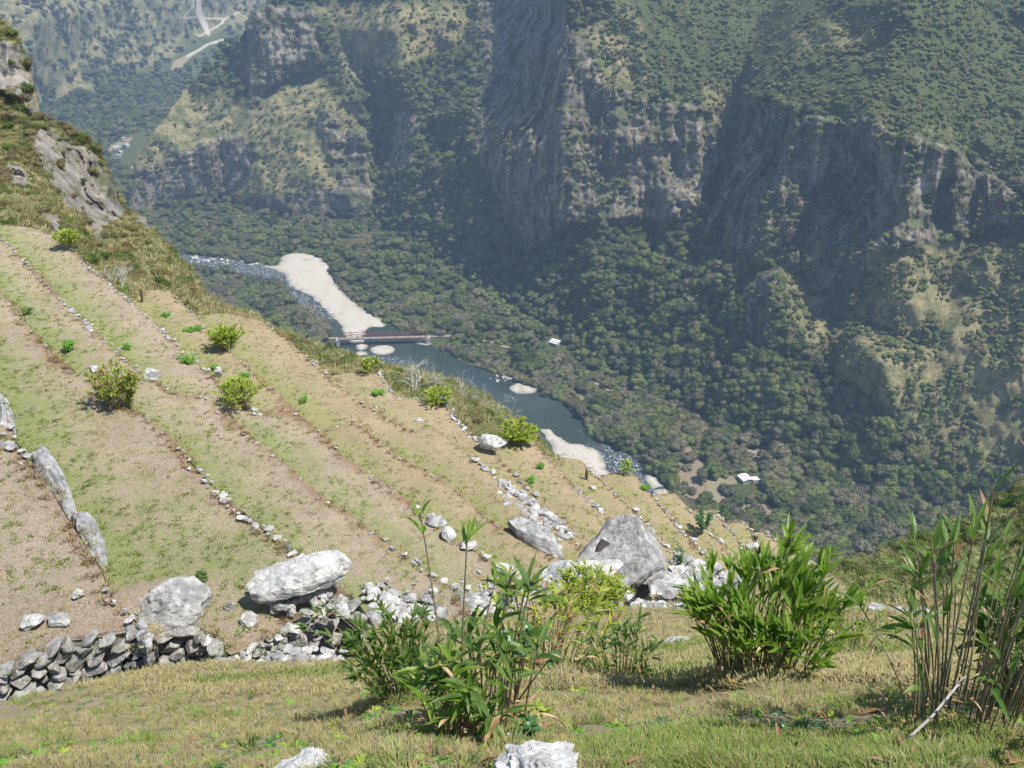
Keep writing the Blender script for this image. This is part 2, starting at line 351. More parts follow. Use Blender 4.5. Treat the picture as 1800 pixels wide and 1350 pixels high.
pt('s10', 1575, 330, 'r5', 2.0); pt('s11', 1480, 330, 'r3', 1.6); pt('s12', 1650, 360, 'r6', 2.4); pt('s13', 1420, 380, 'r3', 2.4); pt('s14', 1350, 330, 'r2', 3.0)
fm.edge('s1', 's2', 's3', 's4', 's5', 's6', 's7', 's8', 's9'); fm.edge('r1', 'r2', 'r3', 'r4', 'r5', 'r6', 'r7', 'r8')
pt('x1', 1450, 650, 'f11', .95); pt('x2', 1540, 640, 'f12', 1.0); pt('x3', 1650, 620, 'f12', .93); pt('x4', 1780, 620, 'f13', .95); pt('x5', 1600, 760, 'f12', .8); pt('x6', 2150, 700, 'f14', .9)
pt('y1', 1400, 110, 's2', .6); pt('y2', 1560, 110, 's4', .6); pt('y3', 1680, 150, 's6', .75); pt('y4', 1810, 200, 's7', .8); pt('y5', 2150, 220, 's9', .8); pt('y6', 1600, -10, 'y2', .8); pt('y7', 1480, 20, 'y1', .9); pt('y8', 1700, -165, 'y6', .7); pt('y9', 2150, -165, 'y5', .8); pt('y10', 1850, 20, 'y4', .65)
for i in (0,): pt('z1', 215, 180, 'b1', .8); pt('z2', 300, 20, 'b2', .8); pt('z3', 400, -165, 'b5', .8); pt('z4', 180, 330, 'f1', 3); pt('z5', -150, -165, D=3000.)
fm.build()

G = 3.0
us = np.arange(170, 2101, G); vs = np.arange(-150, 1071, G)
UU, VV = np.meshgrid(us, vs)
L0 = fm.eval(UU, VV); L0 = np.where(np.isnan(L0), np.nanmean(L0), L0)
L0 = blur(L0, 1)
fD = H / -np.minimum(ray(UU, VV)[2], -1e-3)
footmask = [(-200, 372), (232, 373), (300, 360), (380, 350), (440, 366), (530, 386), (650, 388), (672, 405), (760, 450), (900, 540), (1050, 640), (1200, 725), (1400, 808), (1600, 893), (1800, 960), (2200, 1050), (2200, 1200), (-200, 1200)]
hill = 1 - poly_soft(UU, VV, footmask, 24)
ROCK = [[(225, 296), (330, 258), (402, 228), (448, 250), (440, 300), (380, 348), (300, 360), (228, 374)],
        [(425, 60), (450, 5), (562, 15), (565, 115), (500, 135), (440, 178)],
        [(440, 345), (600, 335), (658, 330), (658, 372), (530, 385), (440, 366)], [(560, 230), (640, 240), (650, 330), (590, 340)], [(560, 190), (600, 190), (590, 230), (560, 230)],
        [(845, 0), (990, 0), (1012, 60), (1080, 150), (1170, 182), (1240, 192), (1290, 204), (1262, 300), (1200, 392), (1050, 388), (938, 435), (870, 338), (830, 272), (832, 200), (850, 130), (835, 60)],
        [(1305, 180), (1400, 200), (1520, 205), (1680, 267), (1800, 345), (1795, 385), (1700, 412), (1560, 440), (1500, 525), (1470, 545), (1430, 470), (1330, 462), (1240, 407), (1285, 300)],
        [(1310, 500), (1372, 470), (1360, 590), (1310, 612)], [(1455, 430), (1560, 430), (1510, 545), (1470, 540)], [(690, 200), (730, 200), (725, 240), (690, 240)], [(680, 240), (720, 230), (730, 300), (690, 300)]]
BROWN = [([(262, 228), (330, 150), (430, 170), (440, 250), (655, 370), (628, 200), (600, 130), (560, 10), (830, 0), (820, 70), (720, 120), (640, 130), (430, 360), (330, 262), (225, 296)], .85),
         ([(560, 120), (630, 200), (655, 370), (450, 366), (440, 240), (330, 262), (262, 232), (330, 150), (440, 178)], .7),
         ([(1370, 460), (1560, 430), (1800, 410), (2100, 400), (2100, 900), (1650, 830), (1450, 650), (1380, 600)], .68),
         ([(1020, 60), (1110, 0), (1160, 170), (1080, 150)], .8), ([(1230, 150), (1290, 160), (1290, 205), (1240, 195)], .9),
         ([(1380, 30), (1560, 20), (1560, 100), (1400, 100)], .6), ([(1640, 480), (1800, 440), (1800, 620), (1700, 600)], .75), ([(1560, 230), (1680, 200), (1760, 300), (1690, 265)], .45), ([(600, 560 - 540), (700, 0), (760, 70), (640, 100)], .9)]
SOIL = [([(1190, 780), (1225, 790), (1240, 830), (1290, 838), (1295, 850), (1240, 862), (1215, 900), (1190, 880), (1180, 830)], 10), ([(1300, 800), (1360, 780), (1345, 800), (1320, 820)], 8), ([(1290, 880), (1340, 885), (1380, 900), (1340, 925), (1300, 905)], 16), ([(1400, 818), (1420, 828), (1412, 840), (1396, 830)], 6), ([(1010, 690), (1030, 700), (1060, 725), (1030, 722)], 8)]
FIELD = [(1243, 852), (1262, 838), (1284, 860), (1262, 884), (1243, 872)]
def masks(u, v):
    w = fbm(np.stack([u / 45, v / 45, 0 * u], -1), 4, 3) * 14; uu = u + w; vv = v + fbm(np.stack([u / 45, v / 45, 0 * u + 9], -1), 4, 5) * 14
    rock = np.zeros(u.shape); brown = np.zeros(u.shape); soil = np.zeros(u.shape)
    for p in ROCK: rock = np.maximum(rock, poly_soft(uu, vv, p, 16))
    for p, a in BROWN: brown = np.maximum(brown, a * poly_soft(uu, vv, p, 40))
    for p, s in SOIL: soil = np.maximum(soil, poly_soft(u + w * .4, v, p, s))
    pale = np.maximum(poly_soft(u, v, [(1610, 315), (1640, 292), (1655, 300), (1640, 340), (1622, 345), (1600, 335)], 14), .6 * poly_soft(uu, vv, [(1380, 300), (1450, 215), (1480, 215), (1440, 330), (1400, 330)], 20))
    pale = np.maximum(pale, .5 * poly_soft(uu, vv, [(250, 340), (310, 290), (340, 290), (350, 330), (300, 350)], 20)); pale = np.maximum(pale, .45 * poly_soft(u, v, [(450, 60), (545, 30), (550, 110), (470, 120)], 16))
    return rock, brown, soil, pale
rock, brown, soil, pale = masks(UU, VV)
D0 = np.exp(L0); D0 = np.where(hill < .02, fD, D0)
Pb = P3(UU, VV, D0)
n1 = fbm(Pb * [1 / 90, 1 / 90, 1 / 160], 4, 11, True); n2 = fbm(Pb * [1 / 28, 1 / 28, 1 / 55], 4, 21)
n3 = fbm(Pb * [1 / 14, 1 / 14, 1 / 90], 4, 31, True)
hs = 1 - np.clip(.5 + np.where(inpoly(UU, VV, footmask), 1, -1) * seg_dist(UU, VV, footmask + footmask[:1]) / 90 + .5, 0, 1)
hs = np.clip(hs * 1.0, 0, 1)
disp = hs * (n1 * 22 + n2 * 8 * (1 - rock) + rock * (n3 * 12 + n2 * 10)) + (1 - hill) * 0.0
n5 = fbm(Pb * [1 / 34, 1 / 34, 1 / 200], 3, 37, True); n6 = fbm(Pb * [1 / 40, 1 / 40, 1 / 9], 4, 47, True); n7 = fbm(Pb / 7.0, 3, 49, True)
disp += hs * rock * (n5 * 12 + n6 * 4.5 + n7 * 3.0)
disp += hs * np.where(rock < .5, fbm(Pb / 9.0, 3, 51) * 1.5, 0)
Dm = D0 * (1 - disp / np.maximum(D0, 1))
Dm = np.where(hill > .02, np.minimum(Dm, fD * .9995), fD * .9995 )
MMASK = [(228, 380), (221, 345), (225, 300), (240, 268), (262, 232), (300, 190), (330, 150), (366, 112), (400, 80), (425, 60), (440, 20), (480, -5), (500, -60), (540, -150), (2200, -150), (2200, 1100), (-300, 1100), (-300, 380)]
wob = fbm(np.stack([UU / 18, VV / 18, 0 * UU], -1), 4, 77) * 7
keep = inpoly(UU + wob * (VV < 300), VV + wob * .5 * (VV < 300), MMASK)
def grid_mesh(name, UU, VV, D, keep, mats, attrs, skirt=0.0, lift=None):
    ny, nx = UU.shape; P = P3(UU, VV, D)
    if lift is not None: P = P + lift
    idx = -np.ones((ny, nx), int); q = keep[:-1, :-1] & keep[1:, :-1] & keep[:-1, 1:] & keep[1:, 1:]
    use = np.zeros((ny, nx), bool); use[:-1, :-1] |= q; use[1:, :-1] |= q; use[:-1, 1:] |= q; use[1:, 1:] |= q
    idx[use] = np.arange(use.sum()); V = P[use]
    a = idx[:-1, :-1][q]; b = idx[1:, :-1][q]; c = idx[1:, 1:][q]; d = idx[:-1, 1:][q]
    F = np.stack([a, b, c, d], 1); A = {k: x[use] for k, x in attrs.items()}
    if skirt > 0:                      # the sheet's rim turns down and away so that it reads as a body from the side
        e = np.concatenate([F[:, [0, 1]], F[:, [1, 2]], F[:, [2, 3]], F[:, [3, 0]]]); key = {}
        for x, y in e.tolist():
            k = (min(x, y), max(x, y)); key[k] = key.get(k, 0) + 1
        bd = [(x, y) for x, y in e.tolist() if key[(min(x, y), max(x, y))] == 1]
        bv = sorted({i for k in bd for i in k}); mp = {v: len(V) + i for i, v in enumerate(bv)}
        S = V[bv].copy(); out = S - np.array([0, 0, H]); out[:, 2] = 0; out /= np.linalg.norm(out, axis=1)[:, None]
        S += out * skirt * .55; S[:, 2] -= skirt
        V = np.vstack([V, S]); F = np.vstack([F, np.array([(y, x, mp[x], mp[y]) for x, y in bd])]); A = {k: np.r_[x, x[bv]] for k, x in A.items()}
    return mesh_np(name, V, F, mats, True, A)
me = grid_mesh('mountain_terrain', UU, VV, Dm, keep, [M['mount']], dict(rock=rock, brown=brown, soil=soil, pale=pale), 60.)
tag(link('mountain_terrain', me), kind='structure')
def near_grid(F, u, v):
    i = np.clip(np.rint((np.asarray(v) - vs[0]) / G).astype(int), 0, len(vs) - 1); j = np.clip(np.rint((np.asarray(u) - us[0]) / G).astype(int), 0, len(us) - 1)
    return F[i, j]
DM_GRID = Dm

# ------------------------------------------------------------------ upper-left: the valley beyond the spur
ff = Facets()
for i, (u, v) in enumerate([(-250, 420), (500, 420), (-250, 260), (60, 250), (170, 205), (260, 175), (330, 140), (520, 110), (700, 110), (250, 330)]): ff.pt('o%d' % i, u, v)
ff.pt('e1', 100, 175, 'o4', .35); ff.pt('e2', 0, 190, 'o3', .7); ff.pt('e3', -250, 160, 'o2', .8); ff.pt('e4', 230, 110, 'o5', .5); ff.pt('e5', 300, 70, 'o6', .45); ff.pt('e6', 420, 20, 'o7', .3); ff.pt('e7', 700, 20, 'o7', .4)
ff.pt('e8', 140, 90, 'e1', .8); ff.pt('e9', 60, 40, 'e2', .9); ff.pt('e10', -80, 0, 'e3', .9); ff.pt('e11', 250, 0, 'e4', .55); ff.pt('e12', 350, 0, 'e5', .4); ff.pt('e13', 460, -60, 'e6', .6)
ff.pt('e14', -250, -160, 'e3', .9); ff.pt('e15', 100, -160, 'e8', .8); ff.pt('e16', 300, -160, 'e11', .6); ff.pt('e17', 700, -160, 'e13', .7)
ff.build()
us2 = np.arange(-220, 660, 2.5); vs2 = np.arange(-140, 400, 2.5); U2, V2 = np.meshgrid(us2, vs2)
L2 = ff.eval(U2, V2); L2 = blur(np.where(np.isnan(L2), np.nanmean(L2), L2), 3); f2 = H / -ray(U2, V2)[2]; D2 = np.minimum(np.exp(L2), f2)
floor2 = inpoly(U2, V2, [(-250, 262), (60, 252), (170, 205), (260, 176), (330, 141), (520, 110), (700, 110), (700, 420), (-250, 420)])
P2 = P3(U2, V2, D2); d2 = fbm(P2 * [1 / 260, 1 / 260, 1 / 400], 5, 61, True) * 70 + fbm(P2 / 60, 3, 66) * 12
D2 = np.where(floor2, f2 * 1.0008, np.minimum(D2 - d2, f2 * 1.0002))
w2 = fbm(np.stack([U2 / 30, V2 / 30, 0 * U2], -1), 4, 8) * 12
b2 = .8 * poly_soft(U2 + w2, V2 + w2, [(-250, -160), (480, -160), (470, 40), (330, 70), (280, 120), (150, 120), (60, 190), (-250, 260)], 40)
b2 = np.maximum(b2, .95 * poly_soft(U2 + w2, V2 + w2, [(-250, -160), (30, 0), (90, 80), (145, 130), (170, 165), (60, 190), (-250, 220)], 26))
s2 = poly_soft(U2 + w2 * .2, V2, [(346, -20), (351, -20), (354, 20), (363, 40), (369, 62), (364, 62), (354, 45), (345, 22)], 4)
for ln, wd in (([(340, -20), (340, 10), (322, 32), (345, 30), (395, 34), (385, 45), (350, 64), (345, 60)], 1.6), ([(350, 64), (372, 52), (392, 40)], 1.7), ([(392, 70), (365, 78), (350, 88), (330, 98)], 2.4), ([(395, 33), (420, 22)], 1.5)):
    s2 = np.maximum(s2, np.clip(1.3 - seg_dist(U2, V2, ln) / wd, 0, 1))
s2b = s2.copy()
s2 = np.maximum(s2, poly_soft(U2, V2, [(300, 124), (305, 108), (330, 97), (345, 92), (330, 105), (318, 120)], 4))
s2 = np.maximum(s2, poly_soft(U2 + w2 * .3, V2 + w2 * .2, [(185, 262), (215, 245), (235, 240), (220, 252), (195, 266)], 5))
r2 = .35 * (fbm(P2 / 150, 3, 5) > .1) * (~floor2)
me = grid_mesh('far_valley_terrain', U2, V2, D2, ~((V2 > 384) & (U2 > 100)) & ~((U2 > 520) & (V2 > 250)), [M['mount']], dict(rock=np.maximum(r2 * 1., 0), brown=b2, soil=s2 * 1.4, pale=s2b * 1.2))
tag(link('far_valley_terrain', me), kind='structure')
def D_far(u, v):
    i = np.clip(np.rint((np.asarray(v) - vs2[0]) / 2.5).astype(int), 0, len(vs2) - 1); j = np.clip(np.rint((np.asarray(u) - us2[0]) / 2.5).astype(int), 0, len(us2) - 1)
    return D2[i, j]

# ------------------------------------------------------------------ river, gravel bars, road
def smooth_line(L, n=6, closed=True):
    L = np.array(L, float); m = len(L); out = []
    rngi = range(m) if closed else range(m - 1)
    for i in rngi:
        p = [L[(i + k) % m] if closed else L[min(max(i + k, 0), m - 1)] for k in (-1, 0, 1, 2)]
        for t in np.arange(n) / n:
            out.append(.5 * (2 * p[1] + (p[2] - p[0]) * t + (2 * p[0] - 5 * p[1] + 4 * p[2] - p[3]) * t * t + (3 * p[1] - p[0] - 3 * p[2] + p[3]) * t ** 3))
    if not closed: out.append(L[-1])
    return np.array(out)
def cdt_mesh(poly, step, extra=None):
    """triangulate plan polygon with inner points; returns 2D verts, tris"""
    poly = np.array(poly); n = len(poly); mn, mx = poly.min(0), poly.max(0)
    gx, gy = np.meshgrid(np.arange(mn[0], mx[0], step), np.arange(mn[1], mx[1], step)); gx = gx.ravel() + rng.uniform(-.25, .25, gx.size) * step; gy = gy.ravel() + rng.uniform(-.25, .25, gy.size) * step
    ok = inpoly(gx, gy, [tuple(p) for p in poly]) & (seg_dist(gx, gy, [tuple(p) for p in poly] + [tuple(poly[0])]) > step * .4)
    pts = [Vector(p) for p in poly] + [Vector(p) for p in np.stack([gx[ok], gy[ok]], 1)]
    r = delaunay_2d_cdt(pts, [], [list(range(n))], 2, 1e-5)
    return np.array([tuple(p) for p in r[0]]), [tuple(f) for f in r[2]]
def flat_patch(name, px, z, mat, kind='structure', step=12, relief=0.0, rim=0.0, sm=5, closed_px=True):
    px = smooth_line(px, sm); P = lev(px[:, 0], px[:, 1], H - z)[:, :2]
    P = resample(np.vstack([P, P[:1]]), 2.5)[:-1]; P = P + np.c_[fbm(np.c_[P / 9, 0 * P[:, 0]], 4, 3), fbm(np.c_[P / 9, 0 * P[:, 0]], 4, 7)] * 4.5
    wet = None
    v2, f = cdt_mesh(P, step); zz = np.full(len(v2), z)
    if relief: 
        d = seg_dist(v2[:, 0], v2[:, 1], [tuple(p) for p in P] + [tuple(P[0])])
        zz = z - rim + np.clip(d / 6, 0, 1) * rim + np.clip(d / 12, 0, 1) * relief * (1 + .6 * fbm(np.c_[v2 / 25, 0 * v2[:, 0]], 3, 5))
    me = bpy.data.meshes.new(name); me.from_pydata(np.c_[v2, zz].tolist(), [], f); me.materials.append(mat)
    if relief: at = me.attributes.new('wet', 'FLOAT', 'POINT'); at.data.foreach_set('value', np.clip(1 - d / 3.5, 0, 1).astype(np.float32))
    me.polygons.foreach_set('use_smooth', np.ones(len(me.polygons), bool)); me.update()
    return tag(link(name, me), kind=kind)
k = NB('river_water', .06, .5); k.b.inputs['IOR'].default_value = 1.33
c = k.ramp(k.noise(.02, 4, .6), [(.35, (.026, .040, .034)), (.65, (.046, .066, .052))])
rp = k.attr('rapid'); fo = k.math('MULTIPLY', rp, k.ramp(k.noise(.5, 8, .8, k.obj((1, .6, 1))), [(.53, 0.), (.62, .9)]))
k.put(k.b.inputs['Roughness'], k.math('ADD', .05, k.math('MULTIPLY', rp, .3)))
c = k.mix(rp, c, (.05, .062, .06)); c = k.mix(fo, c, (.75, .78, .78)); k.bump(k.noise(.5, 4, .6), .35, .25); M['water'] = k.col(c)
k = NB('river_gravel', .95, .1); c = k.ramp(k.noise(.5, 8, .75), [(.3, (.34, .31, .25)), (.5, (.48, .44, .37)), (.7, (.61, .56, .48))])
c = k.mix(k.ramp(k.noise(.045, 5, .6, k.obj((1, .35, 1), (0, 0, .5))), [(.5, 0.), (.62, .55)]), c, (.40, .36, .28)); c = k.mix(k.ramp(k.noise(.03, 7, .7, k.obj((1, 1, 1), (0, 0, .2))), [(.56, 0.), (.66, .7)]), c, (.24, .24, .13)); c = k.mix(k.ramp(k.attr('wet'), [(.2, 0.), (.9, .75)]), c, (.17, .155, .125)); k.bump(k.noise(.8, 6, .8), .6, .4); M['gravel'] = k.col(c)

WATER = [(318, 440), (335, 449), (380, 452), (440, 462), (480, 470), (500, 482), (520, 500), (560, 525), (600, 560), (632, 590), (640, 578), (660, 572), (690, 572), (725, 588), (765, 610), (800, 630), (850, 650), (882, 662), (930, 678), (965, 694), (990, 704), (1012, 722), (1032, 748), (1060, 778), (1100, 797), (1130, 812), (1152, 832), (1176, 868), (1190, 910), (1150, 940), (1060, 900), (980, 860), (900, 790), (800, 735), (700, 690), (640, 655), (612, 632), (596, 612), (585, 588), (560, 562), (512, 522), (495, 505), (470, 494), (410, 478), (345, 464), (318, 456)]
px = smooth_line(WATER, 4); Pw = lev(px[:, 0], px[:, 1], H - .5)[:, :2]
v2, f = cdt_mesh(Pw, 10.)
uu, vv, _ = proj(np.c_[v2, np.full(len(v2), .5)])
rap = np.maximum.reduce([poly_soft(uu, vv, [(300, 430), (480, 460), (520, 500), (590, 560), (560, 570), (470, 500), (300, 480)], 12), poly_soft(uu, vv, [(1020, 790), (1075, 775), (1140, 810), (1190, 900), (1120, 900)], 16), .8 * np.clip(1 - seg_dist(uu, vv, [(880, 693), (920, 700), (975, 712)]) / 5, 0, 1), .9 * np.clip(1 - seg_dist(uu, vv, [(1020, 757), (1037, 768)]) / 4, 0, 1), .7 * poly_soft(uu, vv, [(640, 620), (690, 625), (740, 640), (700, 645), (650, 632)], 8)])
me = mesh_np('river', np.c_[v2, np.full(len(v2), .5)], [tuple(x) for x in f], [M['water']], False, dict(rapid=rap)); tag(link('river', me), kind='structure')

BAR = [(425, 462), (452, 462), (478, 466), (492, 462), (497, 448), (520, 444), (545, 447), (566, 455), (582, 470), (590, 492), (612, 520), (640, 543), (668, 558), (684, 571), (655, 575), (642, 586), (641, 602), (647, 607), (634, 618), (626, 606), (608, 592), (594, 567), (574, 546), (545, 520), (514, 504), (500, 486), (484, 474)]
BARS = [BAR, [(648, 612), (665, 606), (690, 608), (700, 614), (690, 621), (665, 622)], [(628, 618), (640, 613), (650, 620), (645, 630), (632, 630)],
        [(690, 644), (715, 643), (740, 652), (765, 666), (775, 674), (740, 668), (700, 655)], [(872, 660), (890, 659), (903, 666), (890, 671), (878, 668)],
        [(893, 680), (912, 672), (935, 678), (948, 684), (930, 691), (905, 689)], [(970, 712), (982, 710), (990, 717), (978, 719)],
        [(935, 736), (960, 746), (985, 765), (1015, 779), (1042, 784), (1058, 800), (1066, 822), (1075, 840), (1040, 860), (1000, 840), (985, 810), (960, 775)],
        [(1134, 826), (1150, 832), (1168, 850), (1182, 872), (1190, 900), (1160, 900), (1146, 868), (1136, 842)], [(730, 592), (760, 602), (752, 608), (725, 600)]]
NAMES = ['gravel_bar', 'gravel_island', 'gravel_spit', 'gravel_bank', 'rock_bar', 'sand_bar', 'sand_islet', 'gravel_beach', 'gravel_shore', 'gravel_strip']
for p, nm in zip(BARS, NAMES): flat_patch(nm, p, 1.3, M['gravel'], step=7, relief=.9, rim=.95)

ROAD = [(575, 595), (594, 594)], [(742, 592), (800, 591), (850, 599), (900, 613), (960, 632), (1050, 675), (1110, 705), (1200, 745), (1290, 783), (1350, 803), (1425, 829), (1480, 850), (1570, 888), (1640, 910), (1800, 975), (2000, 1040)]
k = NB('dirt_road', .95, .1); M['road'] = k.col(k.ramp(k.noise(.3, 5, .7), [(.3, (.20, .18, .14)), (.7, (.33, .295, .24))]))
for L in ROAD:
    C = smooth_line(L, 8, False); P = lev(C[:, 0], C[:, 1], H - 1.0); T = np.gradient(P[:, :2], axis=0); T /= np.linalg.norm(T, axis=1)[:, None]; N = np.c_[-T[:, 1], T[:, 0]] * 2.2
    V = np.vstack([np.c_[P[:, :2] + N, np.full(len(P), 1.0)], np.c_[P[:, :2] - N, np.full(len(P), 1.0)]]); n = len(P)
    tag(link('road', mesh_np('road', V, [(i, i + 1, n + i + 1, n + i) for i in range(n - 1)], [M['road']])), kind='structure')
k = NB('furrowed_soil', .95, .1); wv = k.n.new('ShaderNodeTexWave'); wv.inputs['Scale'].default_value = .12; wv.inputs['Distortion'].default_value = 1.5; k.t.links.new(k.obj((1, 1, 1), (0, 0, 1.9)), wv.inputs['Vector'])
M['field'] = k.col(k.mix(k.ramp(wv.outputs['Fac'], [(.3, 0.), (.7, 1.)]), (.15, .15, .07), (.34, .28, .19)))
flat_patch('ploughed_field', FIELD, .6, M['field'], sm=2)
k = NB('lush_meadow', .95, .1); M['meadow'] = k.col(k.ramp(k.noise(.3, 4, .7), [(.3, (.08, .15, .035)), (.7, (.17, .27, .06))]))
flat_patch('meadow', [(1550, 868), (1568, 850), (1590, 856), (1575, 872)], 4.0, M['meadow'], sm=3)

# ------------------------------------------------------------------ near flank: cliffs, scrub slopes, foreground bank
k = NB('flank_cover', .95, .1)
v1 = k.noise(.16, 7, .72, k.obj((1, 1, .22), (.1, .25, 0))); v3 = k.noise(1.1, 6, .7, k.obj((1, 1, .3), (.1, .2, 0))); m1 = k.noise(.22, 6, .65); f1 = k.noise(1.6, 6, .72)
rk = k.ramp(k.math('ADD', k.math('MULTIPLY', v1, .55), k.math('MULTIPLY', v3, .45)), [(.36, (.07, .065, .055)), (.46, (.20, .18, .15)), (.56, (.33, .30, .26)), (.68, (.50, .46, .38))])
rk = k.mix(k.ramp(m1, [(.54, 0.), (.64, .8)]), rk, (.10, .115, .045))
gs = k.ramp(f1, [(.3, (.12, .115, .05)), (.5, (.27, .235, .12)), (.7, (.40, .34, .19))]); gs = k.mix(k.ramp(m1, [(.48, 0.), (.70, .7)]), gs, (.13, .155, .05))
c = k.mix(k.ramp(k.math('ADD', k.attr('rock'), k.math('MULTIPLY', k.math('SUBTRACT', m1, .5), 1.6)), [(.42, 0.), (.56, 1.)]), gs, rk)
k.bump(k.math('ADD', f1, v3), .9, .35); M['flank'] = k.col(c)

tL = TPS([(-120, 385, 72), (0, 386, 67), (100, 405, 70), (200, 500, 61), (300, 500, 68), (360, 540, 73), (440, 556, 76), (560, 640, 76), (-100, 60, 120), (0, 210, 100), (0, 50, 106), (50, 100, 106), (57, 190, 103), (0, 300, 86), (70, 240, 99), (100, 300, 97), (100, 215, 104), (165, 245, 106), (200, 330, 107), (150, 360, 99), (223, 372, 110), (255, 385, 112), (275, 410, 112), (200, 430, 82), (330, 470, 100), (360, 520, 84), (430, 556, 76), (-100, 250, 100), (520, 600, 74)])
Lmask = [(-150, 30), (0, 35), (8, 42), (30, 62), (48, 92), (55, 130), (56, 185), (63, 206), (82, 213), (104, 216), (130, 230), (160, 244), (176, 262), (190, 300), (200, 325), (218, 350), (225, 372), (240, 376), (256, 380), (262, 396), (278, 412), (300, 440), (330, 468), (345, 495), (362, 520), (385, 535), (420, 548), (447, 555), (500, 592), (470, 600), (440, 562), (345, 562), (310, 520), (290, 513), (228, 522), (180, 492), (128, 440), (100, 418), (60, 402), (0, 398), (-150, 392)]
LR = [[(-150, 20), (50, 85), (60, 206), (30, 175), (10, 160), (-150, 150)], [(50, 228), (80, 222), (125, 250), (160, 262), (185, 300), (205, 340), (226, 372), (215, 388), (180, 400), (150, 385), (112, 358), (85, 320)], [(235, 372), (258, 378), (262, 400), (238, 394)], [(70, 372), (105, 380), (118, 415), (90, 408)], [(150, 385), (178, 390), (188, 435), (168, 425)], [(0, 285), (45, 298), (62, 335), (20, 335)]]
us3 = np.arange(-150, 540, 2.5); vs3 = np.arange(20, 650, 2.5); U3, V3 = np.meshgrid(us3, vs3)
D3 = tL(U3, V3); rk3 = np.zeros(U3.shape); w3 = fbm(np.stack([U3 / 22, V3 / 22, 0 * U3], -1), 4, 13) * 9
for p in LR: rk3 = np.maximum(rk3, poly_soft(U3 + w3, V3 + w3, p, 9))
P = P3(U3, V3, D3); n = fbm(P * [1 / 7, 1 / 7, 1 / 22], 4, 3, True); nn = fbm(P / 2.2, 4, 9)
w4 = fbm(P * [1 / 16, 1 / 16, 1 / 50], 3, 43, True)
n8 = fbm(P / 4.0, 4, 33, True); n9 = fbm(P * [1 / 3.2, 1 / 3.2, 1 / 12], 3, 35, True)
w7 = fbm(P * [1 / 5, 1 / 5, 1 / 40], 3, 44, True); blk = np.round(fbm(P * [1 / 6, 1 / 6, 1 / 9], 2, 45) * 5) / 5
D3 = D3 - (n * (1.2 - .4 * rk3) + nn * (.5 + .3 * rk3) + rk3 * (w4 * 1.5 + n8 * .8 + w7 * 1.6 + blk * 2.6))
kp = inpoly(U3 + w3 * .45, V3 + w3 * .3, Lmask)
me = grid_mesh('cliff_terrain', U3, V3, D3, kp, [M['flank']], dict(rock=rk3), 22.); tag(link('cliff_terrain', me), kind='structure')

tN = TPS([(540, 640, 70), (600, 655, 66), (690, 705, 63), (790, 715, 62), (840, 780, 58), (900, 790, 58), (980, 805, 60), (1060, 860, 62), (560, 612, 78), (650, 632, 78), (700, 650, 76), (760, 655, 80), (830, 680, 80), (880, 712, 78), (925, 745, 72), (965, 790, 68), (500, 590, 80), (740, 690, 68)])
Nmask = [(470, 570), (520, 596), (560, 610), (600, 620), (640, 634), (690, 644), (740, 654), (800, 672), (850, 697), (885, 724), (920, 750), (945, 772), (968, 800), (990, 826), (965, 806), (945, 792), (925, 780), (865, 792), (820, 775), (785, 722), (695, 712), (662, 664), (590, 664), (520, 630), (480, 600)]
us4 = np.arange(460, 1000, 3.0); vs4 = np.arange(560, 910, 3.0); U4, V4 = np.meshgrid(us4, vs4); D4 = tN(U4, V4)
D4 = np.where(inpoly(U4, V4, [(480, 650), (560, 650), (590, 665), (700, 712), (780, 715), (850, 790), (990, 830), (990, 910), (480, 910)]), D4 * 1.05, D4) + fbm(P3(U4, V4, D4) / 4, 3, 4) * .8
w5 = fbm(np.stack([U4 / 15, V4 / 15, 0 * U4], -1), 3, 14) * 6
me = grid_mesh('scrub_slope_terrain', U4, V4, D4, inpoly(U4, V4 + w5, Nmask), [M['flank']], dict(rock=.15 + 0 * D4), 18.); tag(link('scrub_slope_terrain', me), kind='structure')

tR = TPS([(1440, 1020, 60), (1480, 1000, 75), (1500, 1040, 52), (1600, 1070, 40), (1700, 1080, 34), (1900, 1100, 30), (1560, 985, 82), (1640, 955, 88), (1720, 915, 92), (1800, 860, 96), (1950, 780, 100), (1650, 1010, 62), (1800, 980, 58)])
Rmask = [(1420, 1020), (1470, 1006), (1520, 994), (1570, 982), (1620, 960), (1670, 940), (1720, 908), (1760, 880), (1800, 852), (1950, 770), (1950, 1150), (1420, 1150)]
us5 = np.arange(1410, 1960, 3.0); vs5 = np.arange(760, 1160, 3.0); U5, V5 = np.meshgrid(us5, vs5); D5 = tR(U5, V5) + fbm(P3(U5, V5, tR(U5, V5)) / 5, 4, 4) * 1.6
w6 = fbm(np.stack([U5 / 15, V5 / 15, 0 * U5], -1), 3, 15) * 6
me = grid_mesh('right_slope_terrain', U5, V5, D5, inpoly(U5, V5 + w6, Rmask), [M['flank']], dict(rock=0 * D5), 25.); tag(link('right_slope_terrain', me), kind='structure')

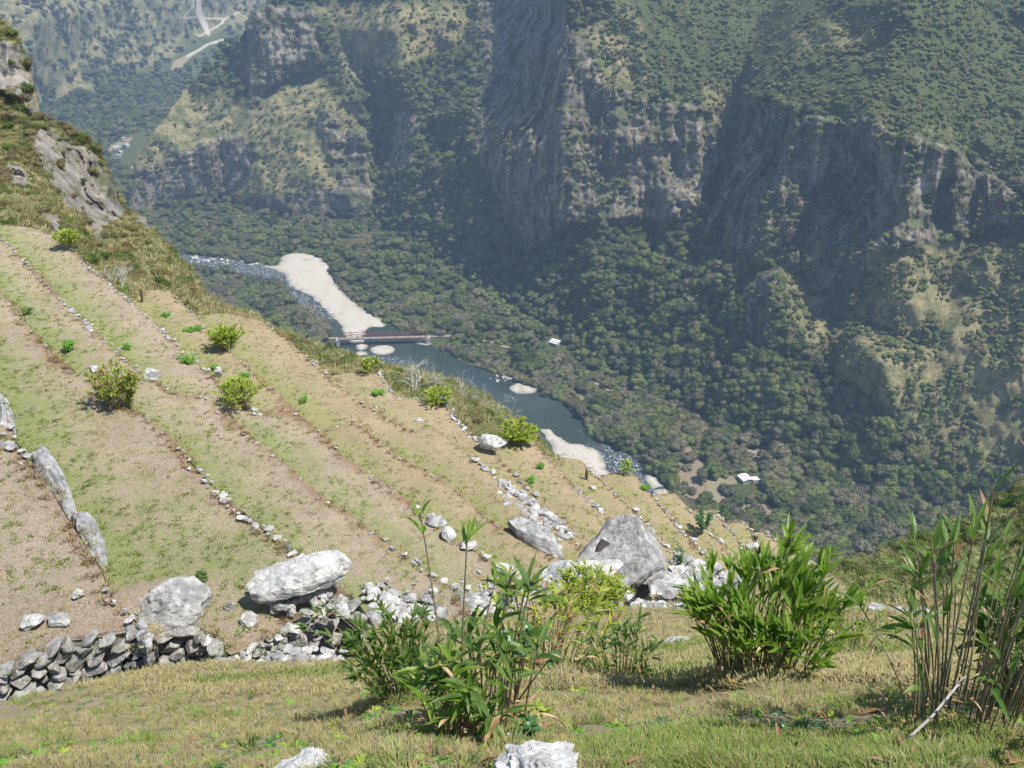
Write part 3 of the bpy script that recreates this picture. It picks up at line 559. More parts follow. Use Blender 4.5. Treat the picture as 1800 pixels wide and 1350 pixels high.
tF = TPS([(-100, 1350, 5.6), (0, 1350, 5.5), (450, 1350, 4.7), (900, 1350, 4.3), (1350, 1350, 4.2), (1800, 1350, 4.1), (1950, 1350, 4.0), (-100, 1250, 13), (0, 1237, 14), (150, 1212, 14.5), (300, 1180, 15.5), (420, 1168, 16.5), (520, 1168, 16.5), (620, 1160, 16), (680, 1190, 9.6), (780, 1285, 5.6), (880, 1270, 5.9), (640, 1110, 21), (740, 1095, 23), (850, 1085, 23), (950, 1066, 25), (1030, 1078, 25), (1095, 1195, 9.2), (1335, 1190, 8.0), (1490, 1155, 10.5), (1130, 1066, 29), (1240, 1050, 33), (1300, 1090, 17), (1400, 1040, 34), (1470, 1020, 42), (1520, 1050, 34), (1600, 1076, 26), (1700, 1092, 21), (1850, 1110, 18), (1700, 1265, 5.2), (1800, 1250, 5.2), (1650, 1180, 8.5), (300, 1290, 8), (600, 1270, 7), (1150, 1280, 5.8), (980, 1140, 13), (1450, 1280, 5.4), (2300, 1350, 4.2), (2300, 1120, 15), (-500, 1350, 7.5), (-500, 1270, 13), (-500, 1470, 6.0), (2300, 1470, 3.6)])
Fmask = [(-560, 1290), (-120, 1262), (0, 1238), (80, 1222), (150, 1210), (215, 1198), (280, 1180), (340, 1172), (400, 1167), (480, 1165), (560, 1166), (610, 1162), (640, 1130), (655, 1108), (700, 1102), (760, 1098), (840, 1088), (900, 1078), (950, 1065), (1000, 1072), (1060, 1080), (1100, 1068), (1140, 1060), (1200, 1062), (1245, 1046), (1300, 1030), (1400, 1020), (1465, 1010), (1490, 1036), (1520, 1050), (1560, 1062), (1600, 1070), (1660, 1078), (1800, 1088), (1950, 1100), (2360, 1120), (2360, 1500), (-560, 1500)]
us6 = np.arange(-560, 2361, 5.0); vs6 = np.arange(1000, 1481, 2.5); U6, V6 = np.meshgrid(us6, vs6)
def fgD(u, v): return tF(u, np.minimum(v, 1350)) * np.where(np.asarray(v) > 1350, 1 - (np.asarray(v) - 1350) * .0012, 1)
D6 = fgD(U6, V6); Pn = P3(U6, V6, D6)
wf = fbm(np.stack([U6 / 25, V6 / 25, 0 * U6], -1), 4, 18) * 6
g6 = -.05 + .3 * np.clip((V6 - 1200) / 90, 0, 1); r6 = np.zeros(U6.shape)
lift = np.zeros(Pn.shape); lift[..., 2] = fbm(Pn / 1.1, 4, 23) * .05 + fbm(Pn / 4.0, 2, 24) * .12
me = grid_mesh('bank_ground', U6, V6, D6, inpoly(U6, V6 + wf, Fmask), [M['turf_near']], dict(green=g6, red=r6), 6., lift); tag(link('bank_ground', me), kind='structure')

# ------------------------------------------------------------------ the terraces
CR = {
 'A': (12.5, [(-160, 430), (-80, 560), (0, 690), (14, 728), (38, 790), (55, 815), (90, 862), (125, 925), (150, 960), (172, 992), (188, 1026), (225, 1070), (258, 1108), (272, 1128), (240, 1100), (200, 1108), (120, 1118), (60, 1135), (0, 1162), (-160, 1215)]),
 'B': (14.5, [(-160, 345), (-80, 425), (0, 512), (20, 530), (60, 580), (100, 622), (137, 657), (160, 654), (200, 688), (235, 714), (275, 745), (300, 770), (345, 820), (395, 868), (430, 895), (460, 922), (490, 945), (535, 975), (580, 1005), (615, 1042), (560, 1062), (510, 1092), (430, 1140), (396, 1156), (388, 1120), (340, 1098), (285, 1102), (200, 1200), (-160, 1300)]),
 'C': (16.8, [(-160, 260), (-80, 335), (0, 410), (40, 450), (90, 500), (130, 545), (165, 580), (190, 605), (215, 625), (240, 650), (262, 661), (280, 669), (300, 688), (325, 693), (350, 691), (370, 702), (390, 722), (425, 748), (460, 776), (500, 810), (545, 850), (575, 874), (600, 890), (640, 925), (662, 934), (690, 956), (735, 985), (790, 1030), (840, 1100), (780, 1180), (500, 1200)]),
 'D': (19.0, [(-160, 384), (-40, 388), (0, 392), (60, 396), (100, 413), (130, 437), (150, 460), (178, 484), (205, 508), (222, 518), (270, 565), (300, 590), (325, 620), (350, 640), (378, 660), (400, 680), (425, 697), (445, 715), (460, 733), (472, 727), (500, 716), (520, 725), (545, 745), (570, 766), (600, 796), (625, 812), (650, 830), (690, 855), (715, 875), (740, 893), (790, 935), (830, 957), (900, 1010), (960, 1090), (900, 1180)]),
 'E': (21.2, [(222, 516), (245, 508), (290, 506), (305, 512), (320, 530), (345, 555), (375, 590), (405, 615), (430, 638), (465, 668), (500, 702), (530, 728), (560, 752), (580, 757), (600, 745), (622, 738), (640, 748), (665, 770), (690, 790), (720, 812), (759, 828), (790, 852), (820, 880), (850, 905), (880, 922), (910, 932), (960, 962), (1010, 1000), (1040, 1100)]),
 'F': (23.4, [(335, 552), (400, 547), (430, 553), (455, 560), (480, 574), (500, 590), (530, 618), (560, 638), (580, 656), (600, 676), (625, 697), (655, 716), (672, 723), (700, 741), (712, 750), (725, 756), (745, 748), (757, 744), (775, 757), (800, 780), (825, 797), (840, 806), (865, 825), (885, 846), (905, 868), (940, 893), (965, 912), (1000, 935), (1060, 990), (1100, 1090)]),
 'G': (25.6, [(588, 656), (620, 650), (668, 652), (680, 672), (692, 697), (712, 699), (770, 704), (785, 708), (800, 730), (815, 750), (828, 765), (842, 771), (858, 780), (872, 792), (888, 812), (905, 831), (918, 845), (932, 856), (945, 867), (1000, 910), (1060, 960), (1120, 1080)]),
 'H': (27.8, [(865, 785), (895, 771), (927, 768), (948, 781), (962, 797), (985, 820), (1005, 848), (1028, 868), (1058, 896), (1100, 935), (1140, 1000), (1160, 1080)]),
 'I': (29.6, [(958, 800), (1000, 803), (1022, 806), (1035, 820), (1050, 832), (1065, 846), (1085, 866), (1110, 890), (1130, 906), (1150, 926), (1172, 955), (1192, 978), (1215, 1040), (1200, 1090)]),
 'J': (31.6, [(1050, 838), (1085, 829), (1115, 833), (1125, 846), (1145, 868), (1165, 887), (1185, 907), (1200, 928), (1215, 945), (1232, 968), (1248, 985), (1264, 1002), (1290, 1060)]),
 'K': (33.6, [(1143, 870), (1165, 867), (1190, 868), (1205, 885), (1220, 900), (1232, 912), (1247, 930), (1266, 947), (1290, 985), (1330, 1060)]),
 'L': (35.6, [(1214, 894), (1258, 895), (1270, 908), (1280, 920), (1288, 932), (1297, 943), (1310, 962), (1360, 1060)]),
 'M': (37.6, [(1276, 917), (1308, 914), (1318, 927), (1327, 940), (1345, 962), (1400, 1060)]),
 'N': (39.6, [(1318, 933), (1346, 933), (1360, 947), (1380, 962), (1400, 975), (1430, 985), (1455, 998), (1480, 1030), (1480, 1075)]),
}
SD = np.array([-0.5906, 0.8070]); TD = np.array([0.8070, 0.5906])
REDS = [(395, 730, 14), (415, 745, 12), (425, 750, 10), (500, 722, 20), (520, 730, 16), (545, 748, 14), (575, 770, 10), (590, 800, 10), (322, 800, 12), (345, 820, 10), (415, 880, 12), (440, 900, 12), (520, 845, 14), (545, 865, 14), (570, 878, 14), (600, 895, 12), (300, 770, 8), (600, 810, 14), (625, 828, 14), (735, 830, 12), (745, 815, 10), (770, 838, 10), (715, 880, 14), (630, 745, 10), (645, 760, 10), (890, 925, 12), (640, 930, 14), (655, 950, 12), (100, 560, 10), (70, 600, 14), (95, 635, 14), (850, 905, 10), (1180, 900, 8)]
crest3 = {}
wallmb = {}
levs = list(CR)
def rockV(size, seed, sub=2, rough=.16, cuts=5, R=None, dlo=.38, taper=0.):
    """vertices/faces of one angular rock about the origin"""
    r = random.Random(seed); V, F = ICO[sub]; V = V.copy()
    for _ in range(int(cuts * 1.8) + 2):
        n = np.array([r.gauss(0, 1) for _ in range(3)]); n /= np.linalg.norm(n); d = r.uniform(dlo, .85); q = V @ n; V = np.where((q > d)[:, None], V - np.outer(q - d, n), V)
    V = V * (1 + rough * fbm(V * 1.7 + seed * 3.1, 4, seed % 97))[:, None] * np.array(size) / 2 * 1.18
    if taper: V[:, :2] *= (1 - taper * np.clip(V[:, 2:3] / size[2] + .35, 0, 1) ** 1.2)
    if R is None: a = r.uniform(0, 6.28); R = np.array(Matrix.Rotation(a, 3, 'Z') @ Matrix.Rotation(r.uniform(-.3, .3), 3, 'X'))
    return V @ np.array(R).T, F
def ico(sub):
    import bmesh
    bm = bmesh.new(); bmesh.ops.create_icosphere(bm, subdivisions=sub, radius=1.0); V = np.array([v.co[:] for v in bm.verts]); F = [tuple(v.index for v in f.verts) for f in bm.faces]; bm.free(); return V, F
ICO = {s: ico(s) for s in (1, 2, 3, 4, 5)}
TERR = {}
for i, kx in enumerate(levs):
    h, pl = CR[kx]; pl = np.array(pl, float); P = lev(pl[:, 0], pl[:, 1], h)[:, :2]
    P = resample(P, .5); t0 = np.arange(len(P))
    P = P + np.c_[fbm(np.c_[t0 * .21, t0 * 0, t0 * 0 + i * 7.], 3, 1), fbm(np.c_[t0 * .21, t0 * 0 + 5., t0 * 0 + i * 7.], 3, 2)] * .07
    z = H - h; crest3[kx] = P
    back = P[::-1] - TD * 9.0                          # the ground runs on under the terrace above
    poly = np.vstack([P, [P[-1] - TD * 9 - SD * 1]]) if False else P
    # polygon: crest + hidden back edge
    A0 = P[0] - TD * 7.5; A1 = P[-1] - TD * 7.5
    if kx in 'AB': A0 = P[0] - TD * 12; A1 = P[-1] - TD * 6
    if kx in 'EFGHIJKLMN': A0 = P[0] - TD * 5 - SD * 1.5
    mid = [A1 + (A0 - A1) * t for t in np.linspace(0, 1, 12)]
    poly = np.vstack([P, mid])
    v2, f = cdt_mesh(poly, .55)
    up = crest3.get(levs[i - 1]) if i else None
    dist = seg_dist(v2[:, 0], v2[:, 1], [tuple(q) for q in up[::2]]) if up is not None else np.full(len(v2), 9.)
    dc = seg_dist(v2[:, 0], v2[:, 1], [tuple(q) for q in P[::2]])
    zz = z + fbm(np.c_[v2 / 3.0, 0 * v2[:, 0] + i], 3, 40) * .10 - .10 * np.clip(1 - dc / .5, 0, 1) ** 2
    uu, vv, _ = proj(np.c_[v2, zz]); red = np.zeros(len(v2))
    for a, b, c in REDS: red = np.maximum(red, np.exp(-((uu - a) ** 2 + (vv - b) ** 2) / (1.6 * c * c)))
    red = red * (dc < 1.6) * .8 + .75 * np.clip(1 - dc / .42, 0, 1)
    rat = float(np.median(crest3[levs[i - 1]] @ TD)) / CR[levs[i - 1]][0] if i else 0; dv = np.maximum(dist - 2.1 * rat * .9, 0) if i else dist; gr = (.95 if kx in 'BCDEF' else .55) * np.exp(-(dv / (1.5 + .4 * fbm(np.c_[v2 / 2.5, 0 * dist], 3, 9))) ** 2) + .16 - .25 * np.exp(-(seg_dist(v2[:, 0], v2[:, 1], [tuple(q) for q in P[::2]]) / 1.0) ** 2)
    if kx == 'B': gr = np.maximum(gr, .9 * poly_soft(uu, vv, [(100, 820), (300, 900), (560, 960), (430, 1060), (180, 1020), (150, 900)], 160)) 
    if kx in 'CDEFG': gr = np.maximum(gr, .35 * poly_soft(uu, vv, [(600, 900), (1000, 900), (980, 960), (700, 1050)], 120))
    if kx == 'F': gr = np.maximum(gr, 0); 
    if kx == 'G': gr = np.maximum(gr, 0)
    # sides: battered wall of soil and stone
    n0 = len(v2); ring = list(range(len(poly)))
    d = -np.ones(2)
    V = np.c_[v2, zz]; nb = len(P); base = V[:nb].copy(); T = np.gradient(P, axis=0); T /= np.linalg.norm(T, axis=1)[:, None] + 1e-9; N = np.c_[-T[:, 1], T[:, 0]]
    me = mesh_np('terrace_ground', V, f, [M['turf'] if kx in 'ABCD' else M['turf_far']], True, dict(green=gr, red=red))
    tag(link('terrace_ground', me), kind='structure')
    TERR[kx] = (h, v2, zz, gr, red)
    # retaining wall under the crest, with its cap stones
    wb = MB(); HW = 3.0
    if kx in 'AB':
        cx = lev(*((272, 1128) if kx == 'A' else (612, 1040)), h)[:2]; nb = int(np.argmin(np.hypot(*(P - cx).T))); P = P[:nb]; N = N[:nb]; base = base[:nb]; T = T[:nb]
    outw = np.where(((np.roll(P, -1, 0) - P) @ np.zeros(2))[:, None] == 0, N, N)
    s = 1 if np.mean(N @ TD) > 0 else -1; N = N * s
    rows = 5; Vw = []
    for r in range(rows + 1):
        dz = HW * r / rows; j = fbm(np.c_[P / .35, np.full(nb, r * .8)], 3, 50 + r) * .05
        Vw.append(np.c_[P + N * (.02 + .05 * dz + j)[:, None] if False else P + N * ((.02 + .05 * dz) + j)[:, None], base[:, 2] - .03 - dz])
    Vw = np.array(Vw).reshape(-1, 3)
    wb.add(Vw, [(r * nb + q, r * nb + q + 1, (r + 1) * nb + q + 1, (r + 1) * nb + q) for r in range(rows) for q in range(nb - 1)])
    wallmb[kx] = (wb, P, base, N)
# cap stones where the photograph shows them: (terrace, px line, size in m, share kept)
CAPS = [('A', [(188, 1026), (225, 1070)], .16, .3), ('A', [(225, 1070), (258, 1108), (272, 1128)], .26, .6), ('A', [(20, 750), (38, 790), (58, 818)], .3, .9),
        ('B', [(300, 770), (345, 820)], .14, .35), ('B', [(345, 820), (395, 868)], .22, .55), ('B', [(395, 868), (460, 922), (535, 975)], .3, .8),
        ('C', [(0, 410), (90, 500), (130, 545)], .16, .35), ('C', [(130, 545), (165, 580)], .34, .9), ('C', [(165, 580), (262, 661)], .18, .3), ('C', [(662, 934), (690, 956), (735, 985)], .42, .95), ('C', [(735, 985), (780, 1020)], .35, .5),
        ('D', [(150, 460), (205, 508)], .2, .8), ('D', [(205, 508), (300, 590), (378, 660)], .22, .6), ('D', [(445, 715), (460, 733)], .22, .9), ('D', [(735, 890), (760, 905)], .4, .9), ('D', [(770, 915), (830, 957), (890, 1000)], .85, 1.0),
        ('E', [(310, 515), (375, 590)], .16, .4), ('E', [(430, 638), (530, 728)], .14, .15), ('E', [(750, 822), (765, 832)], .3, .8), ('E', [(900, 926), (985, 960)], .7, .7),
        ('F', [(540, 625), (580, 656)], .24, .6), ('F', [(640, 705), (680, 726)], .24, .5), ('F', [(840, 806), (885, 846)], .4, .9), ('F', [(885, 846), (1003, 937)], .52, 1.6), ('F', [(893, 848), (1008, 937)], .5, 1.6), ('F', [(890, 850), (1004, 941)], .45, 1.3), ('F', [(887, 843), (1000, 932)], .4, 1.3),
        ('G', [(668, 652), (692, 697), (712, 699), (735, 700)], .26, 1.0), ('G', [(785, 708), (828, 765), (858, 780)], .34, 1.1), ('G', [(908, 834), (945, 867)], .5, 1.1),
        ('H', [(1015, 858), (1058, 896)], .4, 1.0), ('I', [(1035, 820), (1110, 890)], .24, .6), ('I', [(1118, 896), (1192, 978)], .36, .9), ('J', [(1150, 870), (1264, 1002)], .46, 1.1), ('K', [(1205, 885), (1232, 912)], .28, .8), ('K', [(1250, 940), (1268, 950)], .4, 1.1),
        ('L', [(1262, 900), (1310, 962)], .3, .8), ('M', [(1310, 918), (1340, 958)], .3, .8), ('N', [(1348, 936), (1430, 985)], .34, .8)]
for kx in levs[1:]:
    CAPS.append((kx, [tuple(q) for q in CR[kx][1] if q[0] > -20 and q[1] > 380 and q[1] < 1040], .12, .14))
for kx, line, sz, share in CAPS:
    h = CR[kx][0]; wb, P, base, N = wallmb[kx]; a = np.array(line, float); Q = lev(a[:, 0], a[:, 1], h)[:, :2]; Q = resample(Q, sz * .8)
    for q in Q:
        if random.random() > share: 
            continue
        for rep in range(2 if share > 1.2 else 1):
            s = sz * random.uniform(.35, 1.1); r = random.random(); off = -TD * random.uniform(-.02, .22) - (TD * random.uniform(0, .8) if rep else 0)
            V, F = rockV((s * 1.15, s * .85, s * .6), random.randint(0, 9999), 2, .25)
            wb.add(V + [q[0] + off[0] + random.uniform(-.05, .05), q[1] + off[1], H - h - s * .02], F, 1 if random.random() < .38 else 2)
WL = {'A': 'dry stone retaining wall of the highest terrace, at the left edge of the photo', 'B': 'dry stone wall holding the terrace where the flat boulder rests', 'C': 'terrace wall with pale cap stones below the rounded white boulder', 'D': 'terrace wall whose edge passes the two upper cane bushes and a row of rounded cap stones', 'E': 'terrace wall edge that starts by the wooden stake at the upper left', 'F': 'terrace wall with a broad band of bare white stones left of the great boulder', 'G': 'terrace wall with a stepped white stone corner beside the bleached dead trees', 'H': 'short terrace wall running in behind the top of the great boulder', 'I': 'terrace wall edge passing right of the great boulder', 'J': 'long terrace wall of pale stones ending left of the big cane clump', 'K': 'terrace wall beside the small leafy shrub', 'L': 'low terrace wall just beyond the small leafy shrub', 'M': 'second outermost terrace wall above the valley', 'N': 'outermost terrace wall at the brink of the valley behind the big cane clump'}
for kx in levs:
    wb = wallmb[kx][0]; o = link('retaining_wall', wb.mesh('retaining_wall', [M['wall'], M['rock_white'], M['rock']], False))
    tag(o, WL[kx], 'stone wall', 'dry stone retaining walls of the terraces')

# end walls that face the camera: stones laid in courses
def stone_wall(name, top_px, h, height, label, ssz=.36, lean=.5, seed=1, matm=1):
    r = random.Random(seed); a = np.array(top_px, float); Q = resample(lev(a[:, 0], a[:, 1], h)[:, :2], .05); d = np.r_[0, np.cumsum(np.hypot(*np.diff(Q, axis=0).T))]
    mb = MB(); z = 0.0; row = 0
    T = np.gradient(Q, axis=0); T /= np.linalg.norm(T, axis=1)[:, None]; N = np.c_[T[:, 1], -T[:, 0]]; N *= np.where(N[:, 1:2] > 0, -1, 1)
    Vb = np.vstack([np.c_[Q - N * .05, np.full(len(Q), H - h - .03)], np.c_[Q + N * .12, np.full(len(Q), H - h - height - .3)]]); n = len(Q)
    mb.add(Vb, [(i, i + 1, n + i + 1, n + i) for i in range(n - 1)], 0)
    while z < height:
        rh = ssz * r.uniform(.5, .75); x = -r.uniform(0, .3)
        while x < d[-1]:
            w = ssz * r.uniform(.7, 1.7); xc = x + w / 2
            if 0 <= xc <= d[-1]:
                i = int(np.searchsorted(d, xc)); i = min(i, n - 1); c = np.array([*Q[i], H - h - z - rh / 2]) + np.array([*(N[i] * (.03 + .1 * z + r.uniform(0, .09))), 0])
                ang = math.atan2(T[i][1], T[i][0]); R = Matrix.Rotation(ang, 3, 'Z') @ Matrix.Rotation(-lean * r.uniform(.5, 1.2) * (1 if T[i][0] > 0 else -1), 3, 'Y') @ Matrix.Rotation(r.uniform(-.15, .15), 3, 'X')
                V, F = rockV((w * 1.12, ssz * 1.3, rh * 1.22), r.randint(0, 99999), 3, .14, 7, R)
                mb.add(V + c, F, 0 if r.random() < .7 else 2) if z > .12 else mb.add(V + c, F, 1 if r.random() < .4 else 0)
            x += w * .93
        z += rh * .92; row += 1
    o = link(name, mb.mesh(name, [M['wall'], M['rock_white'], M['rock']], False)); return tag(o, label, 'stone wall')
stone_wall('stone_wall', [(-160, 1215), (0, 1168), (60, 1140), (120, 1122), (200, 1110), (245, 1102), (272, 1128)], 12.55, 1.7, 'tall dry stone wall of tilted blocks with a mossy grass top, at the lower left', .30, .45, 3)
stone_wall('stone_wall', [(276, 1110), (300, 1103), (345, 1102), (388, 1124), (396, 1158)], 14.5, 1.0, 'short rough stone wall between the tall block wall and the low diagonal wall', .36, .3, 5)
stone_wall('stone_wall', [(396, 1160), (430, 1142), (470, 1118), (510, 1096)], 14.55, .55, 'low diagonal stone wall running up from the grass bank towards the flat boulder', .2, .2, 8)
stone_wall('stone_wall', [(505, 1098), (540, 1072), (575, 1058), (612, 1044), (628, 1062), (655, 1100)], 14.5, 1.3, 'crumbling shaded stone wall just below the flat boulder', .34, .5, 9)

# ------------------------------------------------------------------ boulders and loose stones
def boulder(u, v, D, size, label, mat='rock', seed=1, rotz=0., tilt=(0, 0), sub=4, rough=.14, cuts=8, sink=.25, name='boulder', group=None, cat='boulder', dlo=.55, taper=0.):
    p = P3(u, v, D); V, F = rockV(size, seed, sub, rough, cuts, dlo=dlo, taper=taper, R=Matrix.Rotation(rotz, 3, 'Z') @ Matrix.Rotation(tilt[0], 3, 'X') @ Matrix.Rotation(tilt[1], 3, 'Y'))
    V = V + fbm(V * 7 / max(size), 4, seed + 5, True)[:, None] * V / max(size) * (.16 if max(size) > 1 else .07)
    zmin = V[:, 2].min(); V[:, 2] -= zmin + (V[:, 2].max() - zmin) * sink
    o = link(name, mesh_np(name, V, F, [M[mat]], False), None, tuple(p)); return tag(o, label, cat, group)
def onlev(v, k): return float(Dlev(v, CR[k][0]))
boulder(527, 1040, onlev(1042, 'B') - .3, (1.85, .95, .85), 'large flat topped white boulder resting at the end of a terrace above the crumbling wall', 'rock_white', 21, .30, (.22, -.16), 5, .09, 3, .05, dlo=.6)
boulder(1078, 1032, 37, (3.6, 2.7, 3.7), 'great pointed grey boulder with a small dark square on its side, standing among the terrace ends', 'rock', 34, .3, (-.1, .12), 5, .2, 6, .30, dlo=.5, taper=.42)
boulder(308, 1076, onlev(1076, 'B') - .1, (1.35, 1.1, 1.0), 'rounded grey rock with streaked side next to the corner of the tall block wall', 'rock', 27, .9, (0, .05), 5, .12, 2, .38, dlo=.65)
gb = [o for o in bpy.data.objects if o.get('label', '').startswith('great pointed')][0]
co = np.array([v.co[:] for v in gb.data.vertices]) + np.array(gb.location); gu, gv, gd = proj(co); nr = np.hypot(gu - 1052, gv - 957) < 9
ct = co[nr][np.argmin(gd[nr])]; mb = MB(); mb.box((0, 0, 0), (.34, .12, .42), Matrix.Rotation(.55, 3, 'Y') @ Matrix.Rotation(-.35, 3, 'X'))  # dark box laid on the boulder's face to give its small dark square
nm = NB('dark_block_tone', .9, .1); M['dark_tone'] = nm.col(nm.ramp(nm.noise(4, 3), [(.3, (.07, .06, .055)), (.7, (.12, .105, .095))]))
link('dark_block', mb.mesh('dark_block', [M['dark_tone']]), gb, tuple(ct - np.array(gb.location)))
boulder(246, 1078, onlev(1075, 'B') - .1, (1.9, 1.5, .95), 'grass topped mound of rock wedged against the highest terrace', 'turf', 17, .1, (0, 0), 4, .1, 2, .5)
boulder(95, 862, onlev(862, 'A') + 1.2, (4.0, .55, 1.3), 'long grey rock ledge bulging from the side of the highest terrace', 'rock', 43, -1.0, (0, .0), 5, .2, 4, .6)
boulder(152, 945, onlev(945, 'A') + .8, (1.5, .55, 1.3), 'square ended grey rock at the lower end of the long ledge', 'rock', 46, -1.0, (0, .05), 4, .12, 5, .6)
boulder(8, 735, onlev(735, 'A') + .6, (2.8, .38, .9), 'bright white rock strip on the edge of the highest terrace at the left margin', 'rock_white', 51, -1.1, (0, .0), 4, .15, 4, .6)
boulder(940, 948, 36, (2.6, .9, 1.1), 'long low grey outcrop left of the great boulder', 'rock', 61, -.75, (0, .2), 4, .14, 7, .5)
boulder(952, 1385, 4.05, (.31, .28, .22), 'pitted white rock in the grass at the bottom edge, right of the cane stems', 'rock_white', 71, .4, (0, .1), 5, .13, 3, .2, dlo=.6)
boulder(532, 1392, 4.35, (.34, .22, .13), 'pale flat stone cut by the bottom edge of the photo', 'rock_white', 75, .25, (0, -.1), 5, .08, 4, .1, dlo=.6)
boulder(268, 664, onlev(664, 'C'), (.75, .5, .5), 'rounded white boulder where two upper terrace edges meet', 'rock_white', 77, 0, (0, 0), 3, .12, 5)
boulder(867, 783, onlev(783, 'G') - .5, (1.25, .8, .7), 'white two lobed boulder left of the yellow green bush on the outer terrace', 'rock_white', 79, -.3, (0, 0), 3, .15, 5, .2)
boulder(1030, 868 + 150, 33.5, (2.1, 1.4, 1.2), 'low white ledge of rock in front of the great boulder', 'rock_white', 83, .2, (0, 0), 4, .2, 6, .4)
boulder(990, 1020, 32, (1.9, 1.4, 1.3), 'cracked pale rock above the round dense bush', 'rock_white', 85, .9, (0, 0), 4, .2, 7, .4)
boulder(1327, 1125, float(fgD(1327, 1125)) if False else 12.5, (.3, .3, .2), 'white stone half hidden by the big cane clump', 'rock_white', 87, 0)
boulder(1192, 1132, float(fgD(1192, 1132)), (.33, .26, .24), 'white stone on the bank between two cane clumps', 'rock_white', 88, .2, sub=4, sink=.5)
boulder(1414, 1190, float(fgD(1414, 1190)), (.16, .12, .12), 'cream stone in the grass right of the big cane clump', 'rock_white', 89, .2, sub=3, sink=.3)
boulder(1322, 966, onlev(966, 'L'), (1.0, .6, .6), 'white boulder peeping over the big cane clump', 'rock_white', 90, .1, sub=3, sink=.2)
boulder(905, 1020 + 12, 27, (.55, .5, .5), 'round dark spotted boulder on the rubble line', 'rock', 91, .1, sub=4, cuts=1, sink=.1)
boulder(138, 1048, onlev(1048, 'A'), (.24, .16, .14), 'small white stone lying on the highest terrace', 'rock_white', 92, .4, sub=3, sink=.2)
boulder(56, 1098, onlev(1098, 'A'), (.42, .3, .25), 'white stone in the turf behind the tall block wall, nearer the left edge', 'rock_white', 93, .2, sub=3, sink=.3)
boulder(105, 1090, onlev(1090, 'A'), (.42, .34, .2), 'grey lichened stone in the turf behind the tall block wall', 'rock', 94, -.4, sub=3, sink=.35)
boulder(405, 1070, onlev(1070, 'B'), (.24, .2, .2), 'small grey stone on green turf left of the flat boulder', 'rock', 95, 0, sub=3, sink=.2)
boulder(441, 1094, onlev(1094, 'B'), (.38, .3, .28), 'round pale stone on turf above the low diagonal wall', 'rock_white', 96, 0, sub=3, sink=.2)
boulder(486, 1078, onlev(1078, 'B'), (.2, .18, .32), 'upright pale stone below the flat boulder, left of its twin', 'rock_white', 97, 0, sub=3, sink=.2)
boulder(511, 1080, onlev(1080, 'B'), (.24, .2, .36), 'upright pale stone below the flat boulder, nearest the crumbling wall', 'rock_white', 98, 0, sub=3, sink=.2)
boulder(384, 660, onlev(660, 'D'), (.3, .3, .5), 'narrow white stone standing on a terrace edge above the lower left cane bush', 'rock_white', 99, 0, sub=3)
boulder(735, 740, onlev(740, 'G'), (.42, .3, .25), 'lone white stone on the terrace behind the yellow bush corner', 'rock_white', 100, 0, sub=3)
boulder(780, 708, onlev(708, 'G'), (.55, .4, .5), 'white corner stone at the foot of the small yellow bush', 'rock_white', 101, 0, sub=3)
boulder(1041, 858, onlev(858, 'I'), (.34, .26, .2), 'tiny white stone on the outer terrace near the short post', 'rock_white', 102, 0, sub=3)
boulder(165, 652, onlev(652, 'B'), (.35, .25, .25), 'white stone hidden behind the tall upper left cane bush', 'rock_white', 103, 0, sub=3)

def rubble(name, line, width, n, smin, smax, Df, label, seed):
    r = random.Random(seed); a = resample(np.array(line, float), 4.); mb = MB()
    for _ in range(n):
        u, v = a[r.randrange(len(a))]; v2_ = v + r.gauss(0, 1) * width; u2_ = u + r.gauss(0, 1) * 8; D = Df(u2_, v2_); s = smin + (smax - smin) * r.random() ** 2 * 1.1; s *= (1.8 if r.random() < .1 else .9)
        V, F = rockV((s * 1.3, s, s * .75), r.randint(0, 99999), 2, .22, 6); mb.add(V + P3(u2_, v2_, D) + [0, 0, -s * .05], F, 0 if r.random() < .4 else 1)
    o = link(name, mb.mesh(name, [M['rock_white'], M['rock']], False)); return tag(o, label, 'rubble', None, 'stuff')
def fgc(u, v): return float(fgD(u, v)) * .985
rubble('rubble', [(478, 1160), (520, 1150), (560, 1150), (600, 1148), (625, 1130), (645, 1112)], 7, 50, .12, .30, lambda u, v: float(Dlev(v, 14.9)) * .97, 'white rubble heap on the grass under the crumbling wall', 1)
rubble('rubble', [(640, 1090), (700, 1075), (760, 1078), (820, 1060), (900, 1062), (950, 1060)], 11, 150, .12, .42, lambda u, v: 24.3 + (u - 640) * .011 - (v - 1070) * .03, 'pale rubble line behind the left cane plants', 2)
rubble('rubble', [(640, 1040), (760, 1045), (860, 1025), (930, 1030)], 12, 70, .10, .28, lambda u, v: float(Dlev(v, 16.8 + max(0, (u - 760)) * .02)) * .99, 'scattered stones at the near ends of the terraces', 3)
rubble('rubble', [(960, 1030), (1010, 1010), (1040, 1040), (1075, 1060)], 13, 90, .2, .6, lambda u, v: 31.0 - (v - 1030) * .06, 'white broken rock around the foot of the great boulder', 4)
rubble('rubble', [(1155, 1030), (1180, 1015), (1215, 1020), (1250, 1030), (1300, 1035), (1340, 1040)], 9, 150, .2, .5, lambda u, v: 35.5 - (v - 1030) * .06, 'band of white rubble between the great boulder and the big cane clump', 5)
rubble('rubble', [(1190, 985), (1215, 995), (1240, 1000), (1262, 1010)], 6, 60, .3, .6, lambda u, v: 44., 'loose white stones above the rubble band', 6)
rubble('rubble', [(1110, 1062), (1150, 1065), (1200, 1064), (1240, 1060)], 2.5, 50, .16, .36, fgc, 'thin row of stones edging the bank right of the round dense bush', 7)
rubble('rubble', [(1515, 1068), (1560, 1073), (1620, 1079), (1660, 1084)], 2.0, 60, .14, .3, fgc, 'line of white stones along the brink at the right', 8)
